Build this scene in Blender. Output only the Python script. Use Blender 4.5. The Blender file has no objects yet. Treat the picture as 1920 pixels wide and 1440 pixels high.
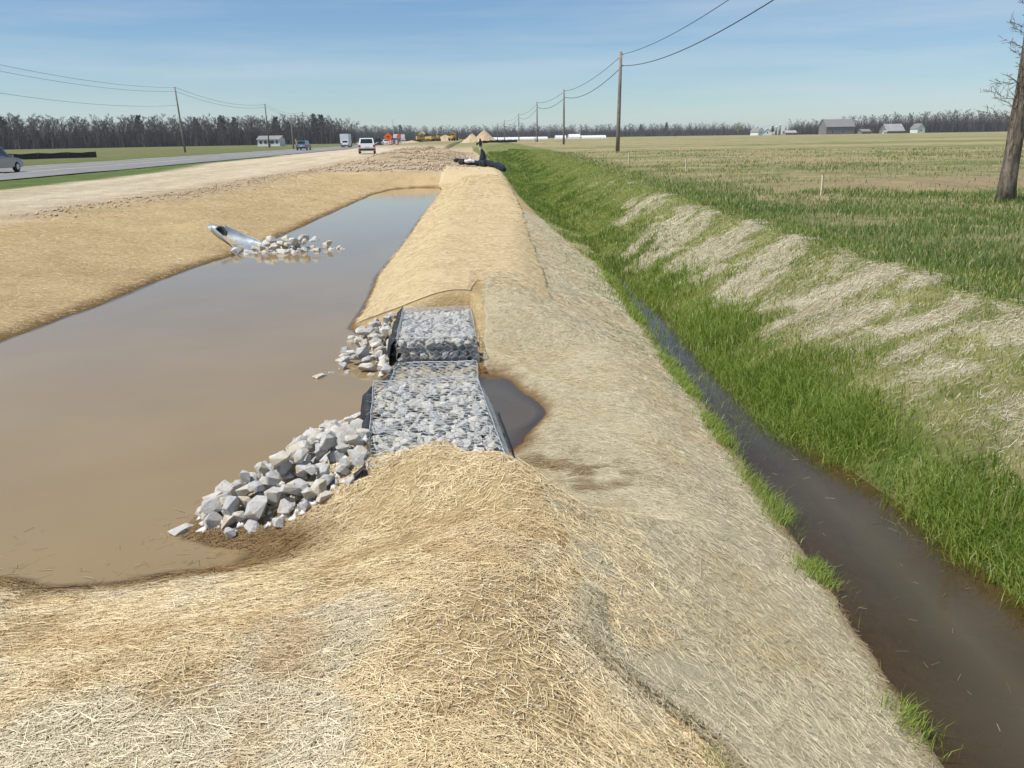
import bpy, bmesh, math, random
import numpy as np
from mathutils import Vector, Matrix

# ------------------------------------------------------------------ scene, camera, light
S = bpy.context.scene
C = S.collection
rng = np.random.default_rng(7)
random.seed(7)
R = math.radians

cam_d = bpy.data.cameras.new('camera')
cam = bpy.data.objects.new('camera', cam_d)
C.objects.link(cam)
cam_d.sensor_width = 36.0
cam_d.lens = 36.0 * 1550 / 1920
cam_d.clip_end = 8000
cam_d.clip_start = 0.05
cam.matrix_world = (Matrix.Translation((0, 0, 2.0)) @ Matrix.Rotation(R(-2.6), 4, 'Z')
                    @ Matrix.Rotation(R(90 - 16.6), 4, 'X') @ Matrix.Rotation(R(-0.85), 4, 'Z'))
S.camera = cam

SUN_AZ, SUN_EL = R(-112), R(61)          # azimuth from +Y, clockwise positive (sun stands to the left)
W = bpy.data.worlds.new('World')
S.world = W
W.use_nodes = True
wn, wl = W.node_tree.nodes, W.node_tree.links
bg = wn['Background']
sky = wn.new('ShaderNodeTexSky')
sky.sky_type = 'NISHITA'
sky.sun_disc = False
sky.sun_elevation = SUN_EL
sky.sun_rotation = SUN_AZ
sky.air_density = 1.0
sky.dust_density = 0.0
sky.ozone_density = 4.0
# thin cirrus streaks: a whitish veil mixed into the sky
tc = wn.new('ShaderNodeTexCoord')
mp = wn.new('ShaderNodeMapping')
mp.inputs['Scale'].default_value = (1.0, 1.6, 14.0)
mp.inputs['Rotation'].default_value = (0.0, 0.10, 0.0)
nz = wn.new('ShaderNodeTexNoise')
nz.inputs['Scale'].default_value = 1.6
nz.inputs['Detail'].default_value = 6
nz.inputs['Roughness'].default_value = 0.6
rmp = wn.new('ShaderNodeMapRange')
rmp.inputs['From Min'].default_value = 0.40
rmp.inputs['From Max'].default_value = 0.78
rmp.inputs['To Max'].default_value = 0.52
mxc = wn.new('ShaderNodeMix')
mxc.data_type = 'RGBA'
mxc.inputs['B'].default_value = (8.2, 8.0, 7.6, 1)
wl.new(tc.outputs['Generated'], mp.inputs['Vector'])
wl.new(mp.outputs['Vector'], nz.inputs['Vector'])
wl.new(nz.outputs['Fac'], rmp.inputs['Value'])
wl.new(rmp.outputs['Result'], mxc.inputs['Factor'])
wl.new(sky.outputs['Color'], mxc.inputs['A'])
tint = wn.new('ShaderNodeMix')                # the camera's cool rendering of the air
tint.data_type = 'RGBA'
tint.blend_type = 'MULTIPLY'
tint.inputs['Factor'].default_value = 1.0
tint.inputs['B'].default_value = (0.80, 0.915, 1.02, 1)
wl.new(mxc.outputs['Result'], tint.inputs['A'])
wl.new(tint.outputs['Result'], bg.inputs['Color'])
bg.inputs['Strength'].default_value = 0.092

sun_d = bpy.data.lights.new('sun', 'SUN')
sun_d.energy = 5.0
sun_d.angle = R(0.6)
sun_d.color = (1.0, 0.955, 0.88)
sun = bpy.data.objects.new('sun', sun_d)
C.objects.link(sun)
sv = Vector((math.sin(SUN_AZ) * math.cos(SUN_EL), math.cos(SUN_AZ) * math.cos(SUN_EL), math.sin(SUN_EL)))
sun.rotation_euler = sv.to_track_quat('Z', 'Y').to_euler()

S.cycles.max_bounces = 6
S.cycles.diffuse_bounces = 3
S.cycles.transparent_max_bounces = 8
S.view_settings.view_transform = 'Standard'
S.view_settings.look = 'None'
S.view_settings.exposure = 0.15
S.view_settings.gamma = 1.0
S.view_settings.use_curve_mapping = False

# ------------------------------------------------------------------ numpy terrain functions
#BEGIN_TERRAIN
def sst(a, b, x):
    t = np.clip((x - a) / (b - a), 0, 1)
    return t * t * (3 - 2 * t)

def _hash(ix, iy, seed):
    n = (ix * 374761393 + iy * 668265263 + seed * 974634777) & 0x7fffffff
    n = ((n ^ (n >> 13)) * 1274126177) & 0x7fffffff
    return ((n ^ (n >> 16)) & 0xffff) / 65535.0

def vnoise(x, y, seed=0):
    ix = np.floor(x).astype(np.int64)
    iy = np.floor(y).astype(np.int64)
    fx = x - ix
    fy = y - iy
    fx = fx * fx * (3 - 2 * fx)
    fy = fy * fy * (3 - 2 * fy)
    a = _hash(ix, iy, seed); b = _hash(ix + 1, iy, seed)
    c = _hash(ix, iy + 1, seed); d = _hash(ix + 1, iy + 1, seed)
    return (a * (1 - fx) + b * fx) * (1 - fy) + (c * (1 - fx) + d * fx) * fy

def fbm(x, y, seed=0, o=4):
    s = 0; a = 0.5; t = 0
    for k in range(o):
        s = s + a * vnoise(x * 2 ** k, y * 2 ** k, seed + k * 17)
        t += a
        a *= 0.5
    return s / t

SHORE = np.array([(-2.89, 4.6), (-4.4, 4.8), (-5.7, 5.8), (-6.3, 7.5), (-6.33, 9.2), (-6.26, 10.93), (-6.15, 12.2), (-5.97, 13.6),
    (-5.9, 15.8), (-5.7, 17.85), (-5.4, 19.5), (-5.16, 23.8), (-4.9, 32.1), (-4.6, 40.4), (-3.95, 44.4), (-2.9, 45.5),
    (-1.7, 45.2), (-1.5, 43), (-1.54, 36), (-1.69, 28.5), (-1.72, 21.7), (-1.84, 15.7), (-1.71, 12.6), (-1.75, 11.3),
    (-1.45, 10.7), (-1.15, 10.0), (-1.02, 9.0), (-1.05, 7.7), (-1.06, 7.2), (-1.35, 6.8), (-1.5, 6.35), (-1.66, 5.85), (-1.95, 5.35), (-1.95, 5.05), (-1.7, 4.92),
    (-1.45, 4.85), (-1.4, 4.7), (-1.55, 4.62), (-1.85, 4.56), (-2.2, 4.48), (-2.5, 4.44)])

def shore_sdf(x, y):
    """distance to the pond's waterline, negative on the water side"""
    P = SHORE
    d2 = np.full(x.shape, 1e9)
    ins = np.zeros(x.shape, bool)
    n = len(P)
    for i in range(n):
        ax, ay = P[i]; bx, by = P[(i + 1) % n]
        ex, ey = bx - ax, by - ay
        t = np.clip(((x - ax) * ex + (y - ay) * ey) / (ex * ex + ey * ey), 0, 1)
        dx = x - ax - t * ex; dy = y - ay - t * ey
        d2 = np.minimum(d2, dx * dx + dy * dy)
        c = (ay > y) != (by > y)
        with np.errstate(divide='ignore', invalid='ignore'):
            xi = ax + (y - ay) / (by - ay if by != ay else 1e-9) * ex
        ins ^= c & (x < xi)
    d = np.sqrt(d2)
    return np.where(ins, -d, d)

WP, WD = -0.50, -0.85                     # water levels of pond and ditch
def xd1(y): return np.interp(y, [-3, 3, 4.5, 6, 8.5, 11, 15.6, 20, 55, 100], [2.0, 2.06, 2.2, 2.25, 2.42, 2.5, 2.75, 2.95, 3.3, 4.0])
def xd2(y): return np.interp(y, [-3, 3, 4, 5.6, 6.4, 7.4, 9, 13.3, 20, 60, 100], [3.4, 3.4, 3.4, 3.4, 3.3, 3.15, 3.15, 3.2, 3.3, 4.0, 4.6])
def xbt(y): return np.interp(y, [-3, 8, 10, 13, 14.4, 26, 64, 100], [5.5, 5.5, 5.4, 5.35, 5.35, 5.8, 7.0, 7.4])
def xbank(y): return np.interp(y, [0, 11, 26, 32, 43, 55], [-13.0, -12.0, -10.6, -9.9, -9.7, -8.9])   # top of the pond's far bank

def smin(a, b, k):
    t = np.clip(0.5 + 0.5 * (b - a) / k, 0, 1)
    return b * (1 - t) + a * t - k * t * (1 - t)

def gx(x, y):                              # x measured from the gabions' centre line
    return x - np.interp(y, [5.2, 7.3, 9.05, 10.9], [-0.275, -0.465, -0.44, -0.5])

def height(x, y):
    x = np.asarray(x, float); y = np.asarray(y, float)
    r = np.hypot(x, y)
    left = 0.18 + (0.25 * sst(60, 95, y) + 0.5 * sst(95, 190, y)) * sst(-24.5, -17, x)
    right = 0.30 + 0.35 * sst(12, 80, r) + 0.35 * sst(80, 200, r)
    far = 0.25 + 0.5 * sst(80, 250, y)
    u = sst(-8, 6, x) * sst(46, 120, y)
    g = np.where(x > 4.2, right, np.where(x < -4, left, 0.0))
    g = np.where((x >= -4) & (x <= 4.2), np.where(y > 44, 0.15, 0.0), g)
    crest = 0.02 + 0.10 * sst(12, 40, y)
    berm = (x > -3) & (x < 4.2) & (y < 52)
    g = np.where(berm, crest, g)
    g = g * (1 - u) + np.where(x > 2, right, far) * u
    # spillway swale beside the gabions
    sw = sst(5.0, 5.75, y + 0.80 * sst(0.05, 0.7, x) - 0.10 * np.clip(x, 0, 3)) * (1 - sst(9.1, 10.6, y - 0.35 * np.clip(x - 0.3, 0, 3))) * sst(-0.25, 0.05, x) * sst(3.0, 2.2, x)
    g = g + sw * (-0.45 - 0.045 * np.clip(x, 0, 3))
    pud = np.exp(-(((x - 0.12) / 0.42) ** 2 + ((y - 7.55) / 1.35) ** 2) ** 2) + 0.55 * np.exp(-(((x - 0.5) / 0.2) ** 2 + ((y - 7.45) / 0.35) ** 2))
    g = g - sw * 0.16 * np.clip(pud, 0, 1.1)
    # mounded foreground: a crown over the berm, falling to both sides
    fg = (1 - sst(4.9, 5.6, y)) * (np.abs(x) < 6)
    g = g + fg * (0.045 * np.exp(-((x + 0.1) / 1.0) ** 2) - 0.03)
    # rough spoil ridge behind the pond and lumpy ground
    rid = np.exp(-((x + 4.6) / 3.6) ** 4) * sst(49, 64, y) * (1 - sst(92, 120, y))
    g = g + rid * (0.62 + 0.6 * fbm(x * 0.35, y * 0.25, 5, 4) - 0.2)
    near_bank = np.exp(-((x - xbank(y) + 0.3) / 0.9) ** 2) * (y > 22) * (y < 70)
    g = g + near_bank * (0.10 + 0.22 * (fbm(x * 1.3, y * 1.1, 9, 4) - 0.35))
    # pond bowl
    m = (x > -25) & (x < 4) & (y > -1) & (y < 75)
    sd = np.full(x.shape, 30.0)
    if m.any():
        sd[m] = shore_sdf(x[m], y[m])
    sl = 0.15 + 0.33 * sst(-4.5, -2.2, x)
    sl = sl + (0.30 - sl) * (1 - sst(4.4, 5.6, y))
    sl = sl + (0.16 - sl) * sst(43, 46, y)
    bowl = WP + np.where(sd > 0, sd * sl, np.maximum(sd * 0.55, -0.75 + 0.02 * sd))
    h = smin(g, bowl, 0.14)
    # ditch
    fade = 1 - sst(60, 120, y)
    a, b, t = xd1(y), xd2(y), xbt(y)
    sR = (0.32 - WD) / (t - b)
    dv = np.maximum((a - x) * 0.46, (x - b) * sR)
    dv = np.where(dv < 0, np.maximum(dv * 0.7, -0.3), dv)
    dz = WD + dv + (0.15 * sst(17, 24, y))
    dz = dz + (1 - fade) * 3
    h = np.where((x > -1.0), smin(h, dz, 0.10), h)
    # gabion trench
    q = gx(x, y)
    tr = sst(0.47, 0.42, np.abs(q)) * sst(5.36, 5.44, y + 0.0 * q) * sst(10.86, 10.78, y)
    h = h * (1 - tr) + np.minimum(h, -0.9) * tr
    # lips of straw over the gabion ends
    lip = np.exp(-(q / 0.5) ** 4)
    h = h + lip * (0.05 * np.exp(-((y - 10.98) / 0.16) ** 2) - 0.02 * np.exp(-((y - 5.3) / 0.15) ** 2))
    h = h + 0.30 * np.exp(-(((x + 6.85) / 0.75) ** 2 + ((y - 22.0) / 0.7) ** 2))      # fill over the culvert
    # small relief
    h = h + 0.05 * (fbm(x * 0.9, y * 0.9, 1, 3) - 0.5) * sst(0.05, 0.5, h + 0.62) * sst(1.5, 3, y + 20)
    h = h + 0.018 * (fbm(x * 4.5, y * 4.5, 2, 3) - 0.5)
    bk = (x > b) & (x < t + 1.0) & (y < 60)
    h = h + np.where(bk, 0.16 * (fbm(x * 0.8 + y * 0.3, y * 1.1, 3, 4) - 0.5) * sst(b, b + 0.8, x), 0)
    fm = sst(6, 9, x) * (r < 250)
    h = h + fm * 0.10 * (fbm(x * 0.7, y * 0.7, 8, 3) - 0.5)
    return h
#END_TERRAIN

# ------------------------------------------------------------------ mesh and object helpers
def tri_mesh(name, V, T, col=None, smooth=False, extra=None):
    V = np.asarray(V, np.float32).reshape(-1, 3)
    T = np.asarray(T, np.int32)
    k = T.shape[1]
    me = bpy.data.meshes.new(name)
    me.vertices.add(len(V)); me.vertices.foreach_set('co', V.ravel())
    me.loops.add(T.size); me.loops.foreach_set('vertex_index', T.ravel())
    me.polygons.add(len(T)); me.polygons.foreach_set('loop_start', np.arange(0, T.size, k, dtype=np.int32))
    if smooth:
        me.polygons.foreach_set('use_smooth', np.ones(len(T), bool))
    if col is not None:
        a = me.color_attributes.new('Col', 'FLOAT_COLOR', 'POINT')
        cc = np.ones((len(V), 4), np.float32); cc[:, :col.shape[1]] = col
        a.data.foreach_set('color', cc.ravel())
    for nm, arr in (extra or {}).items():
        a = me.attributes.new(nm, 'FLOAT', 'POINT')
        a.data.foreach_set('value', np.asarray(arr, np.float32))
    me.update(calc_edges=True)
    return me

def link(name, data, mat=None, parent=None, loc=None, rot=None, scale=None):
    o = bpy.data.objects.new(name, data)
    C.objects.link(o)
    if mat is not None and data is not None and not len(data.materials):
        data.materials.append(mat)
    if parent is not None: o.parent = parent
    if loc is not None: o.location = loc
    if rot is not None: o.rotation_euler = rot
    if scale is not None: o.scale = scale
    return o

def tag(o, label=None, cat=None, group=None, kind=None):
    if label: o['label'] = label
    if cat: o['category'] = cat
    if group: o['group'] = group
    if kind: o['kind'] = kind
    return o

def empty(name, loc, rz=0.0):
    o = bpy.data.objects.new(name, None)
    o.empty_display_size = 0.2
    C.objects.link(o); o.location = loc; o.rotation_euler = (0, 0, rz)
    return o

class MB:
    """collects boxes, tubes and polygons into one mesh"""
    def __init__(self): self.v = []; self.f = []
    def poly(self, verts, faces):
        n = len(self.v); self.v += [tuple(p) for p in verts]
        self.f += [tuple(i + n for i in f) for f in faces]; return self
    def box(self, x0, x1, y0, y1, z0, z1, top=1.0, topy=None):
        cx, cy = (x0 + x1) / 2, (y0 + y1) / 2
        ty = top if topy is None else topy
        v = [(x0, y0, z0), (x1, y0, z0), (x1, y1, z0), (x0, y1, z0)]
        v += [(cx + (a - cx) * top, cy + (b - cy) * ty, z1) for a, b, _ in v]
        return self.poly(v, [(0, 3, 2, 1), (4, 5, 6, 7), (0, 1, 5, 4), (1, 2, 6, 5), (2, 3, 7, 6), (3, 0, 4, 7)])
    def tube(self, pts, r, n=6, cap=True):
        pts = [Vector(p) for p in pts]
        rs = r if isinstance(r, (list, tuple)) else [r] * len(pts)
        rings = []
        up = None
        for i, p in enumerate(pts):
            d = (pts[min(i + 1, len(pts) - 1)] - pts[max(i - 1, 0)]).normalized()
            a = Vector((0, 0, 1)) if abs(d.z) < 0.9 else Vector((1, 0, 0))
            if up is not None: a = up
            s = d.cross(a).normalized(); t = s.cross(d).normalized(); up = t
            rings.append([p + (s * math.cos(q * 2 * math.pi / n) + t * math.sin(q * 2 * math.pi / n)) * rs[i] for q in range(n)])
        v = [q for ring in rings for q in ring]
        f = []
        for i in range(len(pts) - 1):
            for q in range(n):
                a, b = i * n + q, i * n + (q + 1) % n
                f.append((a, b, b + n, a + n))
        if cap:
            f.append(tuple(range(n))[::-1]); f.append(tuple(range((len(pts) - 1) * n, len(pts) * n)))
        return self.poly(v, f)
    def extr_y(self, prof, y0, y1):
        n = len(prof)
        v = [(a, y0, b) for a, b in prof] + [(a, y1, b) for a, b in prof]
        f = [tuple(range(n)), tuple(range(n, 2 * n))[::-1]]
        f += [(i, i + n, (i + 1) % n + n, (i + 1) % n) for i in range(n)]
        return self.poly(v, f)
    def mesh(self, name, smooth=False, bevel=0):
        me = bpy.data.meshes.new(name)
        me.from_pydata(self.v, [], self.f)
        bm = bmesh.new(); bm.from_mesh(me)
        if bevel:
            bmesh.ops.bevel(bm, geom=bm.edges[:], offset=bevel, segments=2, affect='EDGES', clamp_overlap=True)
        bmesh.ops.recalc_face_normals(bm, faces=bm.faces)
        bm.to_mesh(me); bm.free()
        if smooth:
            for p in me.polygons: p.use_smooth = True
        me.update()
        return me
    def build(self, name, mat, parent=None, smooth=False, bevel=0, **k):
        return link(name, self.mesh(name, smooth, bevel), mat, parent, **k)

# ------------------------------------------------------------------ materials
def mat(name):
    m = bpy.data.materials.new(name); m.use_nodes = True
    return m, m.node_tree.nodes, m.node_tree.links, m.node_tree.nodes['Principled BSDF']

def noise(n, l, scale, detail=4, vec=None, rough=0.6, dist=0):
    t = n.new('ShaderNodeTexNoise')
    t.inputs['Scale'].default_value = scale
    t.inputs['Detail'].default_value = detail
    t.inputs['Roughness'].default_value = rough
    t.inputs['Distortion'].default_value = dist
    if vec is not None: l.new(vec, t.inputs['Vector'])
    return t.outputs['Fac']

def mrange(n, l, v, a, b, c, d):
    t = n.new('ShaderNodeMapRange')
    for k, q in zip(('From Min', 'From Max', 'To Min', 'To Max'), (a, b, c, d)): t.inputs[k].default_value = q
    l.new(v, t.inputs['Value']); return t.outputs['Result']

def math_(n, l, op, a, b):
    t = n.new('ShaderNodeMath'); t.operation = op
    for i, q in enumerate((a, b)):
        if isinstance(q, (int, float)): t.inputs[i].default_value = q
        else: l.new(q, t.inputs[i])
    return t.outputs[0]

def mixc(n, l, f, a, b, mode='MIX'):
    t = n.new('ShaderNodeMix'); t.data_type = 'RGBA'; t.blend_type = mode
    for k, q in (('Factor', f), ('A', a), ('B', b)):
        if isinstance(q, (int, float)): t.inputs[k].default_value = q
        elif isinstance(q, tuple): t.inputs[k].default_value = (*q[:3], 1)
        else: l.new(q, t.inputs[k])
    return t.outputs['Result']

def bump(n, l, b, h, strength, dist=0.02):
    t = n.new('ShaderNodeBump'); t.inputs['Strength'].default_value = strength; t.inputs['Distance'].default_value = dist
    l.new(h, t.inputs['Height']); l.new(t.outputs['Normal'], b.inputs['Normal'])

def objvec(n, l, scale=(1, 1, 1), rotz=0.0, geo=True):
    if geo:
        g = n.new('ShaderNodeNewGeometry').outputs['Position']
    else:
        g = n.new('ShaderNodeTexCoord').outputs['Object']
    m = n.new('ShaderNodeMapping'); m.inputs['Scale'].default_value = scale; m.inputs['Rotation'].default_value = (0, 0, rotz)
    l.new(g, m.inputs['Vector']); return m.outputs['Vector']

def streaks(n, l, seed=0.0, wide=1.0):
    """crossing straw-like streaks, 0..1"""
    out = None
    for k, (ang, sc) in enumerate(((0.15, 1.0), (1.2, 0.9), (-0.7, 1.1), (2.1, 1.0))):
        # rotate first, then stretch
        g = n.new('ShaderNodeNewGeometry').outputs['Position']
        r = n.new('ShaderNodeVectorRotate'); r.rotation_type = 'Z_AXIS'; r.inputs['Angle'].default_value = ang + seed
        l.new(g, r.inputs['Vector'])
        m = n.new('ShaderNodeMapping'); m.inputs['Scale'].default_value = (11 * sc / wide, 150 * sc / wide, 60 / wide)
        l.new(r.outputs['Vector'], m.inputs['Vector'])
        f = noise(n, l, 1.0, 2, m.outputs['Vector'], 0.5)
        out = f if out is None else math_(n, l, 'MAXIMUM', out, f)
    return mrange(n, l, out, 0.45, 0.78, 0, 1)

def simple(name, col, rough=0.7, metal=0.0, var=0.25, scale=6.0, bmp=0.0, geo=False, spec=0.5, coat=0.0):
    m, n, l, b = mat(name)
    v = objvec(n, l, geo=geo)
    f = noise(n, l, scale, 5, v)
    dark = tuple(c * (1 - var) for c in col); lite = tuple(min(1, c * (1 + var)) for c in col)
    l.new(mixc(n, l, mrange(n, l, f, 0.3, 0.7, 0, 1), dark, lite), b.inputs['Base Color'])
    b.inputs['Roughness'].default_value = rough; b.inputs['Metallic'].default_value = metal
    b.inputs['Specular IOR Level'].default_value = spec
    b.inputs['Coat Weight'].default_value = coat
    if bmp: bump(n, l, b, f, bmp)
    return m

M = {}
# ground: colour from the vertices (what grows or lies there), grain from the shader
def ground_mat():
    m, n, l, b = mat('ground')
    col = n.new('ShaderNodeVertexColor'); col.layer_name = 'Col'
    st = n.new('ShaderNodeAttribute'); st.attribute_name = 'straw'
    fd = n.new('ShaderNodeAttribute'); fd.attribute_name = 'field'
    base = col.outputs['Color']
    s = streaks(n, l)
    s2 = streaks(n, l, 0.5, 3.5)
    sc = mixc(n, l, s, (0.72, 0.66, 0.58), (1.22, 1.22, 1.18))
    sc = mixc(n, l, 1.0, sc, mixc(n, l, s2, (0.86, 0.84, 0.80), (1.08, 1.08, 1.08)), 'MULTIPLY')
    s3 = mrange(n, l, noise(n, l, 14.0, 8, objvec(n, l), 0.8), 0.32, 0.68, 0, 1)
    sc = mixc(n, l, 1.0, sc, mixc(n, l, s3, (0.72, 0.68, 0.62), (1.18, 1.18, 1.17)), 'MULTIPLY')
    c1 = mixc(n, l, 1.0, base, sc, 'MULTIPLY')
    gr = noise(n, l, 9.0, 8, objvec(n, l), 0.75)
    gr2 = noise(n, l, 1.3, 6, objvec(n, l), 0.7)
    base2 = mixc(n, l, 1.0, base, mixc(n, l, mrange(n, l, gr2, 0.3, 0.7, 0, 1), (0.72, 0.72, 0.74), (1.22, 1.22, 1.2)), 'MULTIPLY')
    c2 = mixc(n, l, 1.0, base2, mixc(n, l, mrange(n, l, gr, 0.3, 0.7, 0, 1), (0.7, 0.68, 0.66), (1.25, 1.25, 1.25)), 'MULTIPLY')
    c = mixc(n, l, st.outputs['Fac'], c2, c1)
    # stubble and winter weeds of the open fields
    f1 = noise(n, l, 1.0, 7, objvec(n, l, (0.10, 0.30, 0.1), 0.10), 0.70)
    f2 = noise(n, l, 1.0, 5, objvec(n, l, (0.9, 2.2, 1)), 0.7)
    f3 = noise(n, l, 1.0, 4, objvec(n, l, (0.006, 0.075, 0.1), 0.12), 0.6)
    ff = math_(n, l, 'ADD', math_(n, l, 'MULTIPLY', f1, 0.5), math_(n, l, 'ADD', math_(n, l, 'MULTIPLY', f2, 0.22), math_(n, l, 'MULTIPLY', f3, 0.45)))
    tan = mixc(n, l, mrange(n, l, f2, 0.3, 0.7, 0, 1), (0.28, 0.215, 0.12), (0.42, 0.345, 0.195))
    fc = mixc(n, l, mrange(n, l, ff, 0.52, 0.63, 0, 1), base, tan)
    c = mixc(n, l, fd.outputs['Fac'], c, fc)
    l.new(c, b.inputs['Base Color'])
    b.inputs['Roughness'].default_value = 0.95
    b.inputs['Specular IOR Level'].default_value = 0.15
    hh = math_(n, l, 'ADD', math_(n, l, 'ADD', math_(n, l, 'MULTIPLY', s, 0.6), math_(n, l, 'MULTIPLY', s3, 2.0)), gr)
    bump(n, l, b, hh, 0.7, 0.02)
    return m
M['ground'] = ground_mat()

def blanket_mat(name, dark, mid, light, seed):
    m, n, l, b = mat(name)
    s = streaks(n, l, seed); s2 = streaks(n, l, seed + 0.4, 3.0)
    big = noise(n, l, 1.0, 4, objvec(n, l, (0.9, 0.7, 0.9)))
    c = mixc(n, l, s, mid, light)
    c = mixc(n, l, mrange(n, l, s2, 0, 1, 0.45, 0.0), c, dark)
    c = mixc(n, l, mrange(n, l, big, 0.4, 0.75, 0, 0.45), c, dark)
    s3 = mrange(n, l, noise(n, l, 14.0, 8, objvec(n, l), 0.8), 0.32, 0.68, 0, 1)
    c = mixc(n, l, 1.0, c, mixc(n, l, s3, (0.76, 0.73, 0.68), (1.15, 1.15, 1.14)), 'MULTIPLY')
    wt = n.new('ShaderNodeAttribute'); wt.attribute_name = 'wet'
    c = mixc(n, l, wt.outputs['Fac'], c, (0.16, 0.095, 0.035))
    gn = n.new('ShaderNodeAttribute'); gn.attribute_name = 'green'
    c = mixc(n, l, gn.outputs['Fac'], c, (0.15, 0.19, 0.06))
    l.new(c, b.inputs['Base Color'])
    b.inputs['Roughness'].default_value = 0.95
    b.inputs['Specular IOR Level'].default_value = 0.15
    bump(n, l, b, math_(n, l, 'ADD', math_(n, l, 'ADD', s, math_(n, l, 'MULTIPLY', s2, 1.5)), math_(n, l, 'MULTIPLY', s3, 3.0)), 0.6, 0.012)
    return m
M['tan_blanket'] = blanket_mat('tan_blanket', (0.50, 0.395, 0.225), (0.60, 0.485, 0.29), (0.72, 0.60, 0.385), 0.2)
M['grey_blanket'] = blanket_mat('grey_blanket', (0.42, 0.365, 0.235), (0.52, 0.46, 0.315), (0.65, 0.59, 0.425), 0.9)

def vcol_mat(name, rough=0.8, trans=0.0, spec=0.2):
    m, n, l, b = mat(name)
    col = n.new('ShaderNodeVertexColor'); col.layer_name = 'Col'
    l.new(col.outputs['Color'], b.inputs['Base Color'])
    b.inputs['Roughness'].default_value = rough
    b.inputs['Specular IOR Level'].default_value = spec
    if trans:
        tr = n.new('ShaderNodeBsdfTranslucent'); mx = n.new('ShaderNodeMixShader'); mx.inputs[0].default_value = trans
        l.new(mixc(n, l, 1.0, col.outputs['Color'], (1.3, 1.35, 0.8), 'MULTIPLY'), tr.inputs['Color'])
        l.new(b.outputs[0], mx.inputs[1]); l.new(tr.outputs[0], mx.inputs[2])
        l.new(mx.outputs[0], n['Material Output'].inputs['Surface'])
    return m
M['strand'] = vcol_mat('straw_strand', 0.65, 0.0, 0.35)
M['grass'] = vcol_mat('grass_blade', 0.5, 0.35, 0.4)
M['wood_mass'] = vcol_mat('bare_wood', 0.95, 0.0, 0.1)

def water_mat(name, col, full, rough=0.03, wave=0.06):
    m, n, l, b = mat(name)
    big = noise(n, l, 0.35, 3, objvec(n, l))
    l.new(mixc(n, l, mrange(n, l, big, 0.35, 0.65, 0, 1), tuple(c * 0.93 for c in col), tuple(c * 1.06 for c in col)), b.inputs['Base Color'])
    b.inputs['Roughness'].default_value = rough
    b.inputs['IOR'].default_value = 1.333
    w = noise(n, l, 7.0, 3, objvec(n, l, (1, 1, 1)))
    w2 = noise(n, l, 45.0, 2, objvec(n, l, (1, 1, 1)))
    bump(n, l, b, math_(n, l, 'ADD', w, math_(n, l, 'MULTIPLY', w2, 0.12)), wave, 0.02)
    at = n.new('ShaderNodeAttribute'); at.attribute_name = 'depth'
    tr = n.new('ShaderNodeBsdfTransparent'); tr.inputs['Color'].default_value = (0.80, 0.72, 0.58, 1)
    gl = n.new('ShaderNodeBsdfGlossy'); gl.inputs['Roughness'].default_value = rough; gl.inputs['Color'].default_value = (1, 1, 1, 1)
    fr = n.new('ShaderNodeFresnel'); fr.inputs['IOR'].default_value = 1.333
    sh = n.new('ShaderNodeMixShader')
    l.new(fr.outputs[0], sh.inputs[0]); l.new(tr.outputs[0], sh.inputs[1]); l.new(gl.outputs[0], sh.inputs[2])
    mx = n.new('ShaderNodeMixShader')
    l.new(mrange(n, l, at.outputs['Fac'], 0.0, full, 0.0, 1.0), mx.inputs[0])
    l.new(sh.outputs[0], mx.inputs[1]); l.new(b.outputs[0], mx.inputs[2])
    l.new(mx.outputs[0], n['Material Output'].inputs['Surface'])
    return m
M['pond'] = water_mat('pond_water', (0.245, 0.178, 0.09), 0.03)
M['ditch'] = water_mat('ditch_water', (0.082, 0.068, 0.040), 0.24)
M['puddle'] = water_mat('puddle_water', (0.085, 0.068, 0.044), 0.09)

def stone_mat(name, dark, light, stain, amt):
    m, n, l, b = mat(name)
    oi = n.new('ShaderNodeObjectInfo')
    v = objvec(n, l, geo=False)
    vv = n.new('ShaderNodeVectorMath'); vv.operation = 'ADD'
    l.new(v, vv.inputs[0])
    cm = n.new('ShaderNodeCombineXYZ'); l.new(math_(n, l, 'MULTIPLY', oi.outputs['Random'], 40.0), cm.inputs[0]); l.new(cm.outputs[0], vv.inputs[1])
    f = noise(n, l, 3.0, 8, vv.outputs[0], 0.75)
    f2 = noise(n, l, 1.1, 3, vv.outputs[0], 0.5)
    c = mixc(n, l, mrange(n, l, f, 0.28, 0.72, 0, 1), dark, light)
    c = mixc(n, l, 1.0, c, mixc(n, l, oi.outputs['Random'], (0.78, 0.79, 0.80), (1.12, 1.10, 1.07)), 'MULTIPLY')
    c = mixc(n, l, mrange(n, l, math_(n, l, 'ADD', f2, math_(n, l, 'MULTIPLY', oi.outputs['Random'], 0.25)), 0.56, 0.80, 0, amt), c, stain)
    l.new(c, b.inputs['Base Color']); b.inputs['Roughness'].default_value = 0.9
    b.inputs['Specular IOR Level'].default_value = 0.25
    bump(n, l, b, f, 0.6, 0.05)
    return m
M['riprap'] = stone_mat('riprap_stone', (0.45, 0.45, 0.44), (0.70, 0.695, 0.675), (0.50, 0.42, 0.28), 0.7)
M['gabion_stone'] = stone_mat('gabion_stone', (0.42, 0.425, 0.42), (0.69, 0.69, 0.675), (0.44, 0.38, 0.25), 0.6)
M['notch_stone'] = stone_mat('notch_stone', (0.34, 0.31, 0.25), (0.60, 0.56, 0.47), (0.38, 0.29, 0.16), 1.0)
M['wire'] = simple('galvanised_wire', (0.50, 0.53, 0.54), 0.5, 0.3, 0.2, 20)
M['fabric'] = simple('black_geotextile', (0.018, 0.019, 0.022), 0.75, 0, 0.4, 14, 0.3)
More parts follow.
